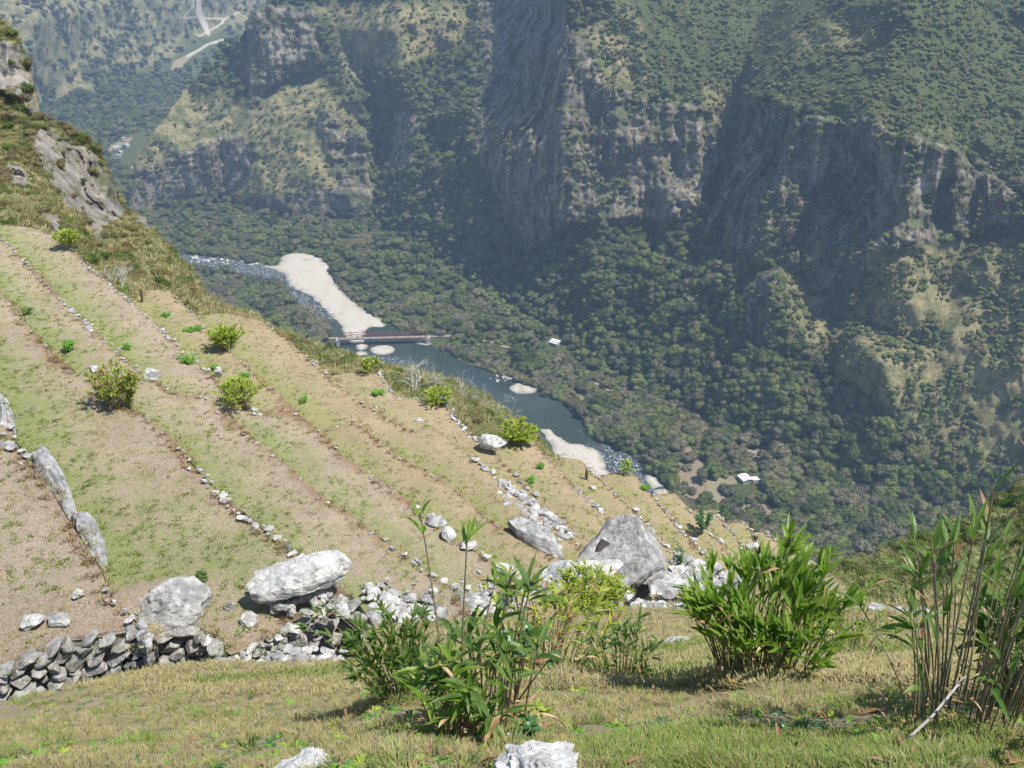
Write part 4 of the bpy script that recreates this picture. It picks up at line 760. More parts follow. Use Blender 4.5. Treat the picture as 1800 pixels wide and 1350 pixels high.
rubble('rubble', [(470, 1060), (540, 1050), (590, 1060), (610, 1075)], 10, 40, .1, .3, lambda u, v: float(Dlev(v, 14.5)) * .98, 'stones fallen around the foot of the flat boulder', 9)

# ------------------------------------------------------------------ plants
M['cane'] = leafmat('cane_leaf', (.09, .18, .02), (.20, .31, .04), (.40, .43, .08), .5, .42, .4, 'noise', 9.0)
M['cane_y'] = leafmat('yellow_cane_leaf', (.15, .24, .02), (.32, .40, .04), (.48, .46, .10), .35, .45, .4, 'noise', 5.0)
M['cane_d'] = leafmat('dark_cane_leaf', (.05, .105, .018), (.11, .19, .035), (.25, .31, .07), .45, .42, .4, 'noise', 9.0)
M['broad'] = leafmat('broad_leaf', (.03, .09, .025), (.065, .15, .045), (.12, .2, .06), .25, .35, .5, 'noise', 6.0)
M['fern'] = leafmat('fresh_leaf', (.13, .30, .03), (.20, .40, .05), None, .35, .5, .3, 'noise', 6.0)
k = NB('cane_stem', .7, .3); M['stem'] = k.col(k.ramp(k.noise(7, 4, .7), [(.35, (.11, .085, .045)), (.55, (.25, .21, .11)), (.7, (.40, .36, .26))]))
k = NB('bleached_wood', .8, .2); M['wood'] = k.col(k.ramp(k.noise(3, 4, .7), [(.35, (.30, .28, .25)), (.65, (.58, .56, .50))]))
k = NB('dead_leaf', .8, .2); M['dead'] = k.col(k.ramp(k.noise(5, 4, .7), [(.35, (.14, .075, .035)), (.5, (.30, .19, .10)), (.65, (.50, .38, .22))]))
k = NB('brown_wood', .8, .2); M['bark'] = k.col(k.ramp(k.noise(3, 4, .7), [(.35, (.07, .05, .03)), (.65, (.15, .11, .07))]))

def leaf(mb, p, d, L, w, droop, m=0, n=4, fold=.25, tw=0.):
    """one lance-shaped leaf from p along d, bending down"""
    p = np.array(p, float); d = np.array(d, float); d /= np.linalg.norm(d) + 1e-9; side = np.cross(d, [0, 0, 1.]); ns = np.linalg.norm(side)
    side = side / ns if ns > .1 else np.array([1., 0, 0])
    c, s = math.cos(tw), math.sin(tw); nn = np.cross(side, d); side = side * c + nn * s
    V = [p]; q = p.copy(); dd = d.copy()
    for i in range(1, n + 1):
        dd = dd + np.array([0, 0, -droop / n]); dd /= np.linalg.norm(dd); q = q + dd * L / n
        if i < n:
            t = i / n; ww = w * .5 * (math.sin(math.pi * t ** .75)) ** .8; upn = np.cross(side, dd); V += [q - side * ww + upn * ww * fold, q, q + side * ww + upn * ww * fold]
    V.append(q); F = [(0, 2, 1), (0, 3, 2)]
    for i in range(n - 2):
        a = 1 + 3 * i; F += [(a, a + 1, a + 4, a + 3), (a + 1, a + 2, a + 5, a + 4)]
    a = 1 + 3 * (n - 2); e = len(V) - 1; F += [(a, a + 1, e), (a + 1, a + 2, e)]; mb.add(V, F, m)

def cane_clump(u, v, D, label, n=60, h=1.2, rb=.25, spread=.45, ll=.26, lw=.045, per=9, start=.45, mat='cane', seed=1, group=None, extra=(), name='cane_clump', cat='cane clump', lean=(0, 0), stemr=.006, droop=.9, upr=.9, dead=.15, hv=.35, litter=60):
    r = random.Random(seed); base = P3(u, v, D); root = empty(name, tuple(base)); tag(root, label, cat, group)
    S = MB(); Lf = MB()
    stems = [(None, None, None)] * n + list(extra)
    for sx in stems:
        a = r.uniform(0, 6.283); q = math.sqrt(r.random())
        b = np.array([math.cos(a) * q * rb, math.sin(a) * q * rb, -.05]); hh = h * (1 - hv * r.random() - .18 * q); out = np.array([math.cos(a), math.sin(a)]) * q * spread * r.uniform(.6, 1.2) + np.array(lean)
        lp, st = per, start
        if sx[0] is not None: hh = sx[0]; out = np.array(sx[1]); lp = sx[2]; st = .88; b = np.array([*sx[3], -.03]) if len(sx) > 3 else b
        pts = [b + np.array([out[0] * t ** 1.5, out[1] * t ** 1.5, hh * t]) for t in np.linspace(0, 1, 6)]
        S.tube(pts, np.linspace(stemr, stemr * .45, 6) * (1.4 if sx[0] else 1), 4)
        pts = np.array(pts)
        for j in range(lp):
            tip = j < lp * .45
            t = r.uniform(.9, 1.0) if tip else r.uniform(st, .97); fi = t * 5; i0 = min(int(fi), 4); p = pts[i0] + (pts[i0 + 1] - pts[i0]) * (fi - i0)
            td = pts[i0 + 1] - pts[i0]; td /= np.linalg.norm(td); az = r.uniform(0, 6.283); hz = np.array([math.cos(az), math.sin(az), 0]); hz[:2] += out / (np.linalg.norm(out) + .2) * .35
            d = td * upr * r.uniform(.6, 1.5) + hz * r.uniform(.3, 1.0)
            leaf(Lf, p, d, ll * r.uniform(.65, 1.2), lw * r.uniform(.7, 1.2), droop * r.uniform(.1, 1.3), 1 if r.random() < dead * .35 else 0, 4, .25, r.uniform(-.5, .5))
    if litter:
        for _ in range(litter):
            a = r.uniform(0, 6.283); q = math.sqrt(r.random()) * rb * 1.35; leaf(S, (math.cos(a) * q, math.sin(a) * q, r.uniform(0, .08)), (r.gauss(0, 1), r.gauss(0, 1), r.uniform(-.1, .7)), ll * .6, lw * .5, .6, 1, 3)
    link('stems', S.mesh('stems', [M['stem'], M['dead']]), root); link('leaves', Lf.mesh('leaves', [M[mat], M['dead']]), root); return root
FG = lambda u, v: float(fgD(u, v))
cane_clump(1335, 1192, FG(1335, 1192), 'big bright green cane clump in full leaf on the bank, the broadest of the foreground', 95, 1.04, .33, .28, .23, .038, 8, .68, 'cane', 5, None, [(1.22, (.16, .1), 9)] * 3 + [(1.12, (.28, .05), 8)] * 3 + [(.8, (-.32, 0), 8)] * 3, litter=160, hv=.14, stemr=.008, upr=1.35, droop=.65)
cane_clump(712, 1225, FG(712, 1225), 'dark dense small leaved cane bush leaning left, left of the tall bare stems', 80, .74, .17, .26, .10, .020, 15, .35, 'cane_d', 6, None, [(.75, (-.55, .05), 8)] * 5, litter=80, lean=(-.06, 0), stemr=.0035, upr=1.1)
cane_clump(790, 1292, FG(790, 1292), 'pair of tall bare cane stems with leaf tufts only at their tips', 14, .62, .12, .12, .17, .03, 6, .6, 'cane', 7, None, [(1.46, (-.10, .02), 5, (0, 0)), (1.30, (.06, .1), 4, (.06, .05)), (.95, (.16, .15), 3, (.1, .05))], litter=90, stemr=.005)
cane_clump(860, 1285, FG(860, 1285), 'cane plant with large drooping broad blades, right of the tall bare stems', 22, .80, .2, .12, .22, .034, 5, .66, 'cane_d', 8, None, [(.88, (.12, .1), 7)] * 3 + [(.42, (.04, -.12), 6)] * 2, litter=120, droop=1.7, upr=.8)
cane_clump(955, 1170, FG(955, 1170), 'low brownish cane thicket behind the broad leaved shrub', 60, .95, .4, .35, .16, .028, 9, .35, 'cane_y', 9, None, litter=40, dead=.8)
cane_clump(1095, 1197, FG(1095, 1197), 'thin upright cane tuft with pale bare stalks, between the left plants and the big clump', 42, .62, .20, .16, .13, .024, 5, .55, 'cane_d', 10, None, [(.82, (.02, 0), 5)] * 2, litter=60, stemr=.004)
cane_clump(1492, 1152, FG(1492, 1152), 'sparse grey stemmed cane tuft right of the big clump', 46, .68, .26, .22, .16, .026, 4, .6, 'cane', 11, None, [(.95, (.05, 0), 6)] * 3, litter=60, stemr=.004, dead=.6)
cane_clump(1735, 1285, FG(1735, 1285), 'tall tangled cane thicket rising along the right edge', 62, 1.12, .36, .34, .18, .028, 4, .55, 'cane_d', 12, None, [(1.42, (.06, .05), 9, (-.1, 0)), (1.35, (.12, .05), 8, (-.05, 0)), (1.38, (.2, .0), 9, (.05, 0)), (1.2, (-.05, 0), 4, (-.25, 0)), (1.62, (.10, .05), 8, (.02, .05)), (1.55, (.16, .05), 7, (.06, 0)), (1.1, (-.2, .05), 2, (-.25, 0)), (1.25, (.28, 0), 8, (.1, 0)), (1.5, (.1, .1), 4, (0, .1)), (1.3, (.0, .1), 3, (-.15, .1))], litter=160, lean=(.05, 0), dead=.5, upr=1.2)
cane_clump(1840, 1250, FG(1840, 1250), 'dense leafy cane growth cut by the right edge', 70, 1.1, .3, .25, .2, .034, 9, .3, 'cane_d', 13, None, litter=60)

cane_clump(207, 712, onlev(712, 'B'), 'tall upright cane bush on the broad upper terrace at left', 95, 1.42, .45, .35, .22, .05, 12, .3, 'cane_y', 14, 'cane bushes growing on the terraces', litter=120, dead=.9, hv=.5)
cane_clump(422, 712, onlev(712, 'D'), 'spreading cane bush beside the short stone row on a middle terrace', 80, 1.15, .32, .62, .26, .055, 10, .35, 'cane_y', 15, 'cane bushes growing on the terraces', litter=60)
cane_clump(400, 612, onlev(612, 'E'), 'rounded bright yellow green cane bush straight above the spreading one', 80, 1.25, .3, .5, .28, .07, 12, .3, 'cane_y', 16, 'cane bushes growing on the terraces', litter=40)
cane_clump(119, 432, onlev(432, 'D') - .5, 'small bright bush at the top corner of the terraces beneath the grey cliff', 50, 1.0, .3, .45, .28, .08, 11, .2, 'cane_y', 17, 'cane bushes growing on the terraces', litter=20)
cane_clump(652, 654, onlev(654, 'G'), 'small narrow bush at the terrace corner just below the bridge', 30, .95, .25, .35, .26, .08, 10, .2, 'cane_y', 18, 'cane bushes growing on the terraces', litter=10)
cane_clump(769, 710, onlev(710, 'G'), 'small bush beside the white corner stone above the river bend', 40, 1.0, .28, .45, .26, .08, 11, .2, 'cane_y', 19, 'cane bushes growing on the terraces', litter=10)
cane_clump(911, 776, onlev(776, 'H'), 'dense round yellow green bush right of the two lobed boulder', 90, 1.2, .4, .6, .28, .08, 14, .15, 'cane_y', 20, 'cane bushes growing on the terraces', litter=10)
cane_clump(1099, 832, onlev(832, 'J'), 'tiny leaning bush on the brink above the lower river', 16, .9, .2, .3, .26, .08, 8, .3, 'cane_y', 21, 'cane bushes growing on the terraces', litter=10)
cane_clump(1032, 1072, 25.2, 'round dense bush of narrow leaves in front of the great boulder', 230, 1.0, .62, .42, .17, .034, 16, .12, 'cane_y', 22, None, name='round_bush', cat='bush', litter=40)

def broad_shrub(u, v, D, label, h, spread, n, ll, lw, mat, seed, cat='shrub', stems=8, low=.35, name='leafy_shrub', group=None):
    r = random.Random(seed); root = empty(name, tuple(P3(u, v, D))); tag(root, label, cat, group); S = MB(); Lf = MB()
    for i in range(stems):
        a = r.uniform(0, 6.283); o = np.array([math.cos(a), math.sin(a)]) * spread * r.uniform(.3, 1); hh = h * r.uniform(.65, 1)
        pts = np.array([np.array([o[0] * t ** 1.3, o[1] * t ** 1.3, hh * t - .03]) for t in np.linspace(0, 1, 6)]); S.tube(pts, np.linspace(.012, .004, 6) * h, 4)
        for j in range(n):
            t = low + (1 - low) * r.random() ** .6; fi = t * 5; i0 = min(int(fi), 4); p = pts[i0] + (pts[i0 + 1] - pts[i0]) * (fi - i0); az = r.uniform(0, 6.283)
            leaf(Lf, p, (math.cos(az), math.sin(az), r.uniform(-.2, .9)), ll * r.uniform(.6, 1.1), lw * r.uniform(.7, 1.1), r.uniform(.3, 1.5), 0, 4, .15, r.uniform(-.5, .5))
    link('stems', S.mesh('stems', [M['bark']]), root); link('leaves', Lf.mesh('leaves', [M[mat]]), root); return root
broad_shrub(905, 1240, FG(905, 1240), 'shrub with oval dark leaves on slanting bare stems, right of the drooping cane', .72, .3, 11, .10, .042, 'broad', 31, stems=5, low=.72).rotation_euler = (0, .32, 0)
broad_shrub(925, 1300, FG(925, 1300), 'low round leaved weed above the pitted white rock', .14, .1, 8, .06, .045, 'broad', 32, 'weed', 6, .3, 'weed')
broad_shrub(950, 1265, FG(950, 1265), 'small weed with yellowing upright leaf', .2, .06, 5, .09, .03, 'cane_y', 33, 'weed', 4, .3, 'weed')
broad_shrub(1235, 938, onlev(938, 'K'), 'leafy double crowned shrub on the outer terrace', 1.5, .8, 26, .22, .12, 'broad', 34, stems=12, low=.35)
broad_shrub(1325, 960, onlev(960, 'L'), 'short dark sapling above the white boulder behind the big clump', .9, .25, 14, .2, .1, 'broad', 35, 'sapling', 4, .6, 'sapling')
broad_shrub(1192, 1008, 42., 'small dark yucca like plant at the terrace end right of the great boulder', 1.3, .25, 22, .3, .06, 'broad', 36, 'plant', 5, .2, 'leafy_plant')
broad_shrub(122, 616, onlev(616, 'C'), 'dark green leafy herb on the second terrace at the upper left', .45, .3, 20, .16, .08, 'fern', 37, 'herb', 12, .1, 'leafy_herb')
broad_shrub(664, 694, onlev(694, 'G'), 'dark green herb on the terrace below the small narrow bush', .35, .35, 18, .2, .1, 'fern', 38, 'herb', 12, .1, 'leafy_herb')
broad_shrub(350, 1022, onlev(1022, 'B'), 'dark green grass tuft on the turf between rock and flat boulder', .25, .28, 18, .16, .03, 'cane_d', 39, 'grass tuft', 14, .1, 'grass_tuft')
broad_shrub(48, 553, onlev(553, 'C'), 'dim green herb in the shade strip at the left margin', .4, .3, 16, .16, .05, 'cane_d', 40, 'herb', 10, .1, 'leafy_herb')
for i, (u, v, kx, lb) in enumerate([(292, 556, 'E', 'lime green fern near the wooden stake'), (332, 583, 'E', 'left of two small lime ferns beside the rounded cane bush'), (346, 581, 'E', 'right of two small lime ferns beside the rounded cane bush'), (432, 662, 'E', 'lime fern peeping over the spreading cane bush'), (325, 632, 'D', 'long bright green grass patch on the terrace edge'), (332, 638, 'D', 'lower end of the bright green grass patch'), (214, 510, 'E', 'small lime herb at the end of the second stone edge'), (752, 756, 'G', 'small green herb on the terrace behind the lone white stone'), (950, 822, 'H', 'pale green fern on the terrace below the dense round bush'), (935, 846, 'H', 'pale green fern beside the short line of stones'), (1134, 860, 'J', 'tiny green herb at the terrace brink by the lower river'), (378, 650, 'E', 'green herb above the narrow white stone'), (226, 614, 'D', 'small green herb below the third terrace edge'), (535, 705, 'F', 'faint green fern on a wide terrace')]):
    broad_shrub(u, v, onlev(v, kx), lb, .28, .32 if i != 4 else .5, 16, .16, .045, 'fern', 50 + i, 'fern', 12, .1, 'fern', 'small green herbs dotted over the terraces')

def dead_tree(u, v, D, h, label, seed, spread=.9):
    r = random.Random(seed); mb = MB()
    def br(p, d, L, rad, dep):
        pts = [p]; q = p.copy(); dd = d.copy()
        for _ in range(4): dd = dd + np.array([r.gauss(0, .16), r.gauss(0, .16), r.gauss(.02, .1)]); dd /= np.linalg.norm(dd); q = q + dd * L / 4; pts.append(q.copy())
        mb.tube(pts, np.linspace(rad, rad * .5, 5), 5)
        if dep:
            for _ in range(r.choice((2, 3, 3))):
                s = pts[r.choice((2, 3, 4))]; nd = dd + np.array([r.gauss(0, spread), r.gauss(0, spread), r.gauss(.1, .4)]); nd /= np.linalg.norm(nd); br(s, nd, L * r.uniform(.55, .8), rad * .55, dep - 1)
    for _ in range(3): br(np.zeros(3), np.array([r.gauss(0, .3), r.gauss(0, .3), 1.]), h * .45, h * .018, 4)
    return tag(link('dead_tree', mb.mesh('dead_tree', [M['wood']]), None, tuple(P3(u, v, D))), label, 'dead tree', 'leafless bleached trees on the slope')
dead_tree(728, 698, 66, 2.9, 'bleached leafless tree with the most branches, beyond the stepped stone corner', 3)
dead_tree(820, 718, 70, 2.6, 'thin bleached leafless tree right of the small bush by the corner stone', 4)
dead_tree(862, 730, 72, 2.8, 'thin bleached leafless tree farthest right on the scrub slope', 5)
dead_tree(202, 505, 54, 1.6, 'small pale leafless shrub at the end of the upper terrace', 6)
dead_tree(214, 506, 55, 1.5, 'pair of thin pale twigs beside the leafless shrub at the upper terrace end', 8)
dead_tree(765, 700, 68, 2.2, 'small bleached leafless tree right of the most branched one', 9)

mb = MB(); mb.tube([(0, 0, -.1), (.02, 0, .35), (.03, .01, .75)], [.07, .065, .06], 7); mb.tube([(.03, .01, .75), (.03, .01, .78)], [.08, .03], 7)
tag(link('wooden_stake', mb.mesh('wooden_stake', [M['bark']]), None, tuple(P3(250, 531, onlev(531, 'E')))), 'short brown wooden stake standing on the upper terrace at left', 'stake')
mb = MB(); mb.tube([(0, 0, -.1), (-.01, 0, .3), (-.01, .01, .55)], [.08, .08, .07], 7); mb.tube([(-.01, .01, .55), (-.01, .01, .57)], [.085, .04], 7)
tag(link('wooden_stake', mb.mesh('wooden_stake', [M['bark']]), None, tuple(P3(1031, 842, onlev(842, 'I')))), 'stubby dark wooden stake on the outer terrace left of the river beach', 'stake')
# fallen cane on the grass
mb = MB(); mb.tube([(0, 0, .04), (.16, .12, .07), (.34, .26, .17)], [.007, .006, .005], 6)
tag(link('fallen_cane', mb.mesh('fallen_cane', [M['wood']]), None, tuple(P3(1585, 1318, FG(1585, 1318)))), 'pale fallen cane slanting up from the grass at the lower right', 'fallen cane')

# ------------------------------------------------------------------ instanced ground cover (stuff nobody could count)
def scatter(name, pts, scl, rot, protos, label, cat):
    col = bpy.data.collections.new(name + '_kinds')
    for p in protos: col.objects.link(p)
    me = bpy.data.meshes.new(name); me.from_pydata(np.asarray(pts).tolist(), [], [])
    a = me.attributes.new('scl', 'FLOAT', 'POINT'); a.data.foreach_set('value', np.asarray(scl, np.float32))
    a = me.attributes.new('rot', 'FLOAT_VECTOR', 'POINT'); a.data.foreach_set('vector', np.asarray(rot, np.float32).ravel())
    o = link(name, me); g = bpy.data.node_groups.new(name, 'GeometryNodeTree')
    g.interface.new_socket('Geometry', in_out='INPUT', socket_type='NodeSocketGeometry'); g.interface.new_socket('Geometry', in_out='OUTPUT', socket_type='NodeSocketGeometry')
    gi = g.nodes.new('NodeGroupInput'); go = g.nodes.new('NodeGroupOutput'); ci = g.nodes.new('GeometryNodeCollectionInfo'); ci.inputs[0].default_value = col; ci.inputs[1].default_value = True; ci.inputs[2].default_value = True
    ip = g.nodes.new('GeometryNodeInstanceOnPoints'); ip.inputs['Pick Instance'].default_value = True
    na = g.nodes.new('GeometryNodeInputNamedAttribute'); na.data_type = 'FLOAT'; na.inputs[0].default_value = 'scl'
    nr = g.nodes.new('GeometryNodeInputNamedAttribute'); nr.data_type = 'FLOAT_VECTOR'; nr.inputs[0].default_value = 'rot'
    ri = g.nodes.new('FunctionNodeRandomValue'); ri.data_type = 'INT'; ri.inputs[4].default_value = 0; ri.inputs[5].default_value = len(protos) - 1
    L = g.links.new; L(gi.outputs[0], ip.inputs['Points']); L(ci.outputs[0], ip.inputs['Instance']); L(ri.outputs[2], ip.inputs['Instance Index'])
    L(nr.outputs[0], ip.inputs['Rotation']); L(na.outputs[0], ip.inputs['Scale']); L(ip.outputs[0], go.inputs[0])
    md = o.modifiers.new('spread', 'NODES'); md.node_group = g
    return tag(o, label, cat, None, 'stuff')
def proto(name, me): return bpy.data.objects.new(name, me)
def tuft(seed, n, h, w, sp, mats):
    r = random.Random(seed); mb = MB()
    for i in range(n):
        a = r.uniform(0, 6.283); q = r.random() * sp; p = np.array([math.cos(a) * q, math.sin(a) * q, -.01]); d = np.array([math.cos(a) * r.uniform(0, 1.2), math.sin(a) * r.uniform(0, 1.2), 1.]); d /= np.linalg.norm(d)
        L = h * r.uniform(.5, 1.2); s = np.cross(d, [0, 0, 1.]); s = s / (np.linalg.norm(s) + 1e-6) * w * .5; e = p + d * L * .6; d2 = d + np.array([d[0], d[1], -.35]); t = e + d2 / np.linalg.norm(d2) * L * .4
        mb.add([p - s, p + s, e + s * .8, e - s * .8, t], [(0, 1, 2, 3), (3, 2, 4)], r.randrange(len(mats)))
    return mb.mesh('grass_tuft', mats)
gd1 = leafmat('dry_grass_blade', (.36, .30, .16), (.54, .46, .28), None, .2, .7, .2, 'rand'); gd2 = leafmat('straw_blade', (.28, .26, .10), (.42, .39, .17), None, .2, .7, .2, 'rand')
gg1 = leafmat('green_grass_blade', (.14, .21, .04), (.26, .33, .08), None, .3, .6, .2, 'rand'); gg2 = leafmat('fresh_grass_blade', (.20, .27, .05), (.32, .38, .10), None, .3, .6, .2, 'rand')
dry = [proto('dry_tuft', tuft(i, 22, .07, .005, .05, [gd1, gd2])) for i in range(4)]
grn = [proto('green_tuft', tuft(10 + i, 22, .08, .006, .05, [gg1, gg2, gd2])) for i in range(4)]
def fgscatter(n, seed, v0, pw, gmin):
    r = np.random.default_rng(seed); n = int(n * 1.12); u = r.uniform(-160, 1990, n); v = v0 + (1400 - v0) * r.random(n) ** pw; ok = inpoly(u, v, Fmask); u, v = u[ok], v[ok]
    D = fgD(u, v); P = P3(u, v, D); P[:, 2] += fbm(P / 1.1, 4, 23) * .05 + fbm(P / 4.0, 2, 24) * .12
    cl = fbm(P / .5, 3, 71); gm = fbm(P / 1.6, 3, 72) + .38 * np.clip((v - 1230) / 80, -1, 1) * (.6 + .4 * (u > 900)); return u, v, P, cl, gm, r
u, v, P, cl, gm, r = fgscatter(90000, 1, 1060, .8, 0)
def rots(n, r, t=.35): return np.c_[r.uniform(-t, t, n), r.uniform(-t, t, n), r.uniform(0, 6.28, n)]
isg = (gm + cl * .9) > .54; th = (cl > -.16) | (isg & (cl > -.3)); u, v, P, cl, isg = u[th], v[th], P[th], cl[th], isg[th]; S = r.uniform(.25, .75, len(u)) * (1 + .9 * cl)
scatter('dry_grass', P[~isg], S[~isg], rots(int((~isg).sum()), r), dry, 'short dry straw coloured grass over the near bank', 'grass')
scatter('green_grass', P[isg], S[isg] * 1.0, rots(int(isg.sum()), r), grn, 'short green grass patches over the near bank', 'grass')
u, v, P, cl, gm, r = fgscatter(600, 5, 1060, .8, 0)
bun = [proto('bunch_kind', tuft(90 + i, 60, .13, .006, .06, [[gd1, gd2, gd2], [gg1, gg2, gd2]][i % 2])) for i in range(4)]
S = r.uniform(.35, .95, len(u)); scatter('grass_bunches', P, S, rots(len(u), r), bun, 'taller bunches of grass scattered over the near bank', 'grass')
def rosette(seed, mats, flat):
    q = random.Random(seed); mb = MB()
    for _ in range(9): a = q.uniform(0, 6.283); leaf(mb, (0, 0, .005), (math.cos(a), math.sin(a), q.uniform(.1, flat)), q.uniform(.03, .06), q.uniform(.012, .022), .8, 0, 3, .2)
    return mb.mesh('weed', mats)
u, v, P, cl, gm, r = fgscatter(2600, 6, 1100, .8, 0)
scatter('ground_weeds', P, r.uniform(.5, 1.4, len(u)), rots(len(u), r), [proto('weed_kind', rosette(i, [[M['fern'], M['broad'], M['cane_y']][i % 3]], .9)) for i in range(5)], 'small flat leaved weeds in the grass of the near bank', 'weeds')
def dleaf(seed):
    mb = MB(); leaf(mb, (0, 0, .015), (1, .1, .15), .09, .016, .5, 0, 4, .5); return mb.mesh('leaf', [M['dead']])
u, v, P, cl, gm, r = fgscatter(1300, 8, 1100, .8, 0); near = np.minimum(np.minimum(np.hypot(u - 760, (v - 1270) * 1.6), np.hypot(u - 1335, (v - 1200) * 1.6)), np.hypot(u - 1700, (v - 1280) * 1.3)); kp_ = r.random(len(u)) < np.clip(1.2 - near / 260, .12, 1)
scatter('fallen_leaves', P[kp_] + [0, 0, .03], r.uniform(.5, 1.3, int(kp_.sum())), rots(int(kp_.sum()), r, .5), [proto('leaf_kind', dleaf(0))], 'brown fallen cane leaves lying on the bank', 'leaf litter')
r = np.random.default_rng(31); n = 70000; u = r.uniform(-100, 1950, n); v = r.uniform(1005, 1215, n); ok = inpoly(u, v, Fmask); u, v = u[ok], v[ok]; P = P3(u, v, fgD(u, v)); P[:, 2] += fbm(P / 1.1, 4, 23) * .05 + fbm(P / 4.0, 2, 24) * .12
cl = fbm(P / 1.4, 3, 77); ok = cl > -.30; P, cl, v = P[ok], cl[ok], v[ok]; g_ = cl > .26
dry3 = [proto('upper_tuft', tuft(110 + i, 20, .075, .010, .10, [gd1, gd1, gd2])) for i in range(3)]; grn3 = [proto('upper_green_tuft', tuft(115 + i, 20, .075, .011, .10, [gg1, gd2, gg2])) for i in range(3)]
scatter('upper_bank_dry_grass', P[~g_], r.uniform(.5, 1.2, int((~g_).sum())), rots(int((~g_).sum()), r), dry3, 'dry straw grass over the far part of the near bank', 'grass')
scatter('upper_bank_green_grass', P[g_], r.uniform(.5, 1.2, int(g_.sum())), rots(int(g_.sum()), r), grn3, 'green grass patches over the far part of the near bank', 'grass')
# terrace turf
tp, tg = [], []
for kx in levs:
    h, v2, zz, gr, red = TERR[kx]; dens = {'A': 9, 'B': 7, 'C': 6, 'D': 5}.get(kx, 4)
    idx = rng.integers(0, len(v2), len(v2) * dens); q = v2[idx] + rng.uniform(-.32, .32, (len(idx), 2)); z = zz[idx]; uu, vv, d = proj(np.c_[q, z]); ok = (uu > -40) & (uu < 1560) & (vv > 360) & (vv < 1250)
    cl = fbm(np.c_[q / .9, 0 * q[:, 0]], 3, 81); g_ = (gr[idx] * .8 + cl * 1.1) > .30; Pq = np.c_[q, z]
    tp.append(Pq[ok & ~g_ & (cl > -.35)]); tg.append(Pq[ok & g_])
tp = np.vstack(tp); tg = np.vstack(tg)
dry2 = [proto('dry_clump', tuft(30 + i, 20, .07, .014, .12, [gd1, gd2])) for i in range(3)]
grn2 = [proto('green_clump', tuft(40 + i, 20, .07, .018, .12, [gg1, gg2])) for i in range(3)]
scatter('terrace_dry_grass', tp, rng.uniform(.5, 1.1, len(tp)), rots(len(tp), rng), dry2, 'dry turf tufts over the terraces', 'grass')
scatter('terrace_green_grass', tg, rng.uniform(.5, 1.1, len(tg)), rots(len(tg), rng), grn2, 'green turf tufts at the feet of the terrace walls', 'grass')

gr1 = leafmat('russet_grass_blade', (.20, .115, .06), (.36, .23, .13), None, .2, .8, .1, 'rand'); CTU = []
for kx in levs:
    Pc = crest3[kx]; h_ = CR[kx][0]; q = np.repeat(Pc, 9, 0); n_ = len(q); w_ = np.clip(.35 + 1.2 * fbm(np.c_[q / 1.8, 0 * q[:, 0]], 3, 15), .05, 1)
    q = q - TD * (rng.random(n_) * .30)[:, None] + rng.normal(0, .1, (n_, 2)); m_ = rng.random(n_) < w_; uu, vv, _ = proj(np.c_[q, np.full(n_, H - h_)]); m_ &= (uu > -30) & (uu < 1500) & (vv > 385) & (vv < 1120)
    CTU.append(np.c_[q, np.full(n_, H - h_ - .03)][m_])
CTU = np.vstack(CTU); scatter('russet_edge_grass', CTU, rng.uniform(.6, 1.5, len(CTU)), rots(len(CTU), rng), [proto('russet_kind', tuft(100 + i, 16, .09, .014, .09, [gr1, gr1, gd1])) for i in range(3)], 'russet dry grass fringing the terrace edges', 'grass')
# scrub on the near flank
def crown_mesh(seed, nb, leafn, ls, mats, flat=.8, trunk=True, core=.84):
    """lobed crown of leaf clumps, about 1 m in radius, on a short trunk"""
    r = random.Random(seed); mb = MB(); lobes = []
    for _ in range(nb):
        a = r.uniform(0, 6.283); q = math.sqrt(r.random()) * .62; lobes.append((np.array([math.cos(a) * q, math.sin(a) * q, r.uniform(.55, 1.15) * flat + .25 - q * .3]), r.uniform(.32, .52)))
    for c, s in lobes:
        V, F = ICO[2]; V = V * (1 + .28 * fbm(V * 2.2 + seed * 7 + c * 3, 3, seed))[:, None]; mb.add(V * s * np.array([1, 1, .75]) * core + c, F, 0)
        for _ in range(leafn):
            n = np.array([r.gauss(0, 1), r.gauss(0, 1), r.gauss(.35, 1)]); n /= np.linalg.norm(n); p = c + n * s * np.array([1, 1, .75]) * r.uniform(.82, 1.18)
            t = np.cross(n, [r.gauss(0, 1), r.gauss(0, 1), r.gauss(0, 1)]); t /= np.linalg.norm(t) + 1e-9; b = np.cross(n, t); n2 = n * .5
            z = ls * r.uniform(.6, 1.3); mb.add([p - t * z, p + b * z * .6 - n2 * z * .3, p + t * z + n2 * z * .2, p - b * z * .6 - n2 * z * .4], [(0, 1, 2, 3)], 0)
    if trunk: mb.tube([(0, 0, -.4), (.02, .02, .3), (0, .05, .8)], [.06, .05, .03], 5, 1)
    return mb.mesh('tree_crown', mats)
fol1 = leafmat('forest_leaf', (.055, .085, .025), (.20, .225, .07), None, .15, .7, .15, 'rand', 2.5)
fol2 = leafmat('grey_forest_leaf', (.085, .095, .055), (.235, .215, .125), None, .12, .7, .15, 'rand', 2.5)
fol3 = leafmat('light_forest_leaf', (.14, .19, .06), (.24, .27, .10), None, .2, .7, .15, 'rand', 2.5)
fol4 = leafmat('scrub_leaf', (.14, .14, .065), (.26, .23, .12), None, .15, .8, .1, 'rand', 2.5)
fol5 = leafmat('near_scrub_leaf', (.09, .14, .03), (.21, .25, .07), None, .25, .7, .15, 'rand', 2.0)
fol6 = leafmat('dry_scrub_leaf', (.20, .17, .08), (.33, .27, .14), None, .25, .8, .1, 'rand', 2.0)
Kf = [proto('forest_tree_kind', crown_mesh(i, 6 + (i * 5) % 7, 62, .13, [[fol1, fol1, fol2, fol3][i % 4], M['bark']], .65 + .35 * (i % 3), True, .72)) for i in range(8)]
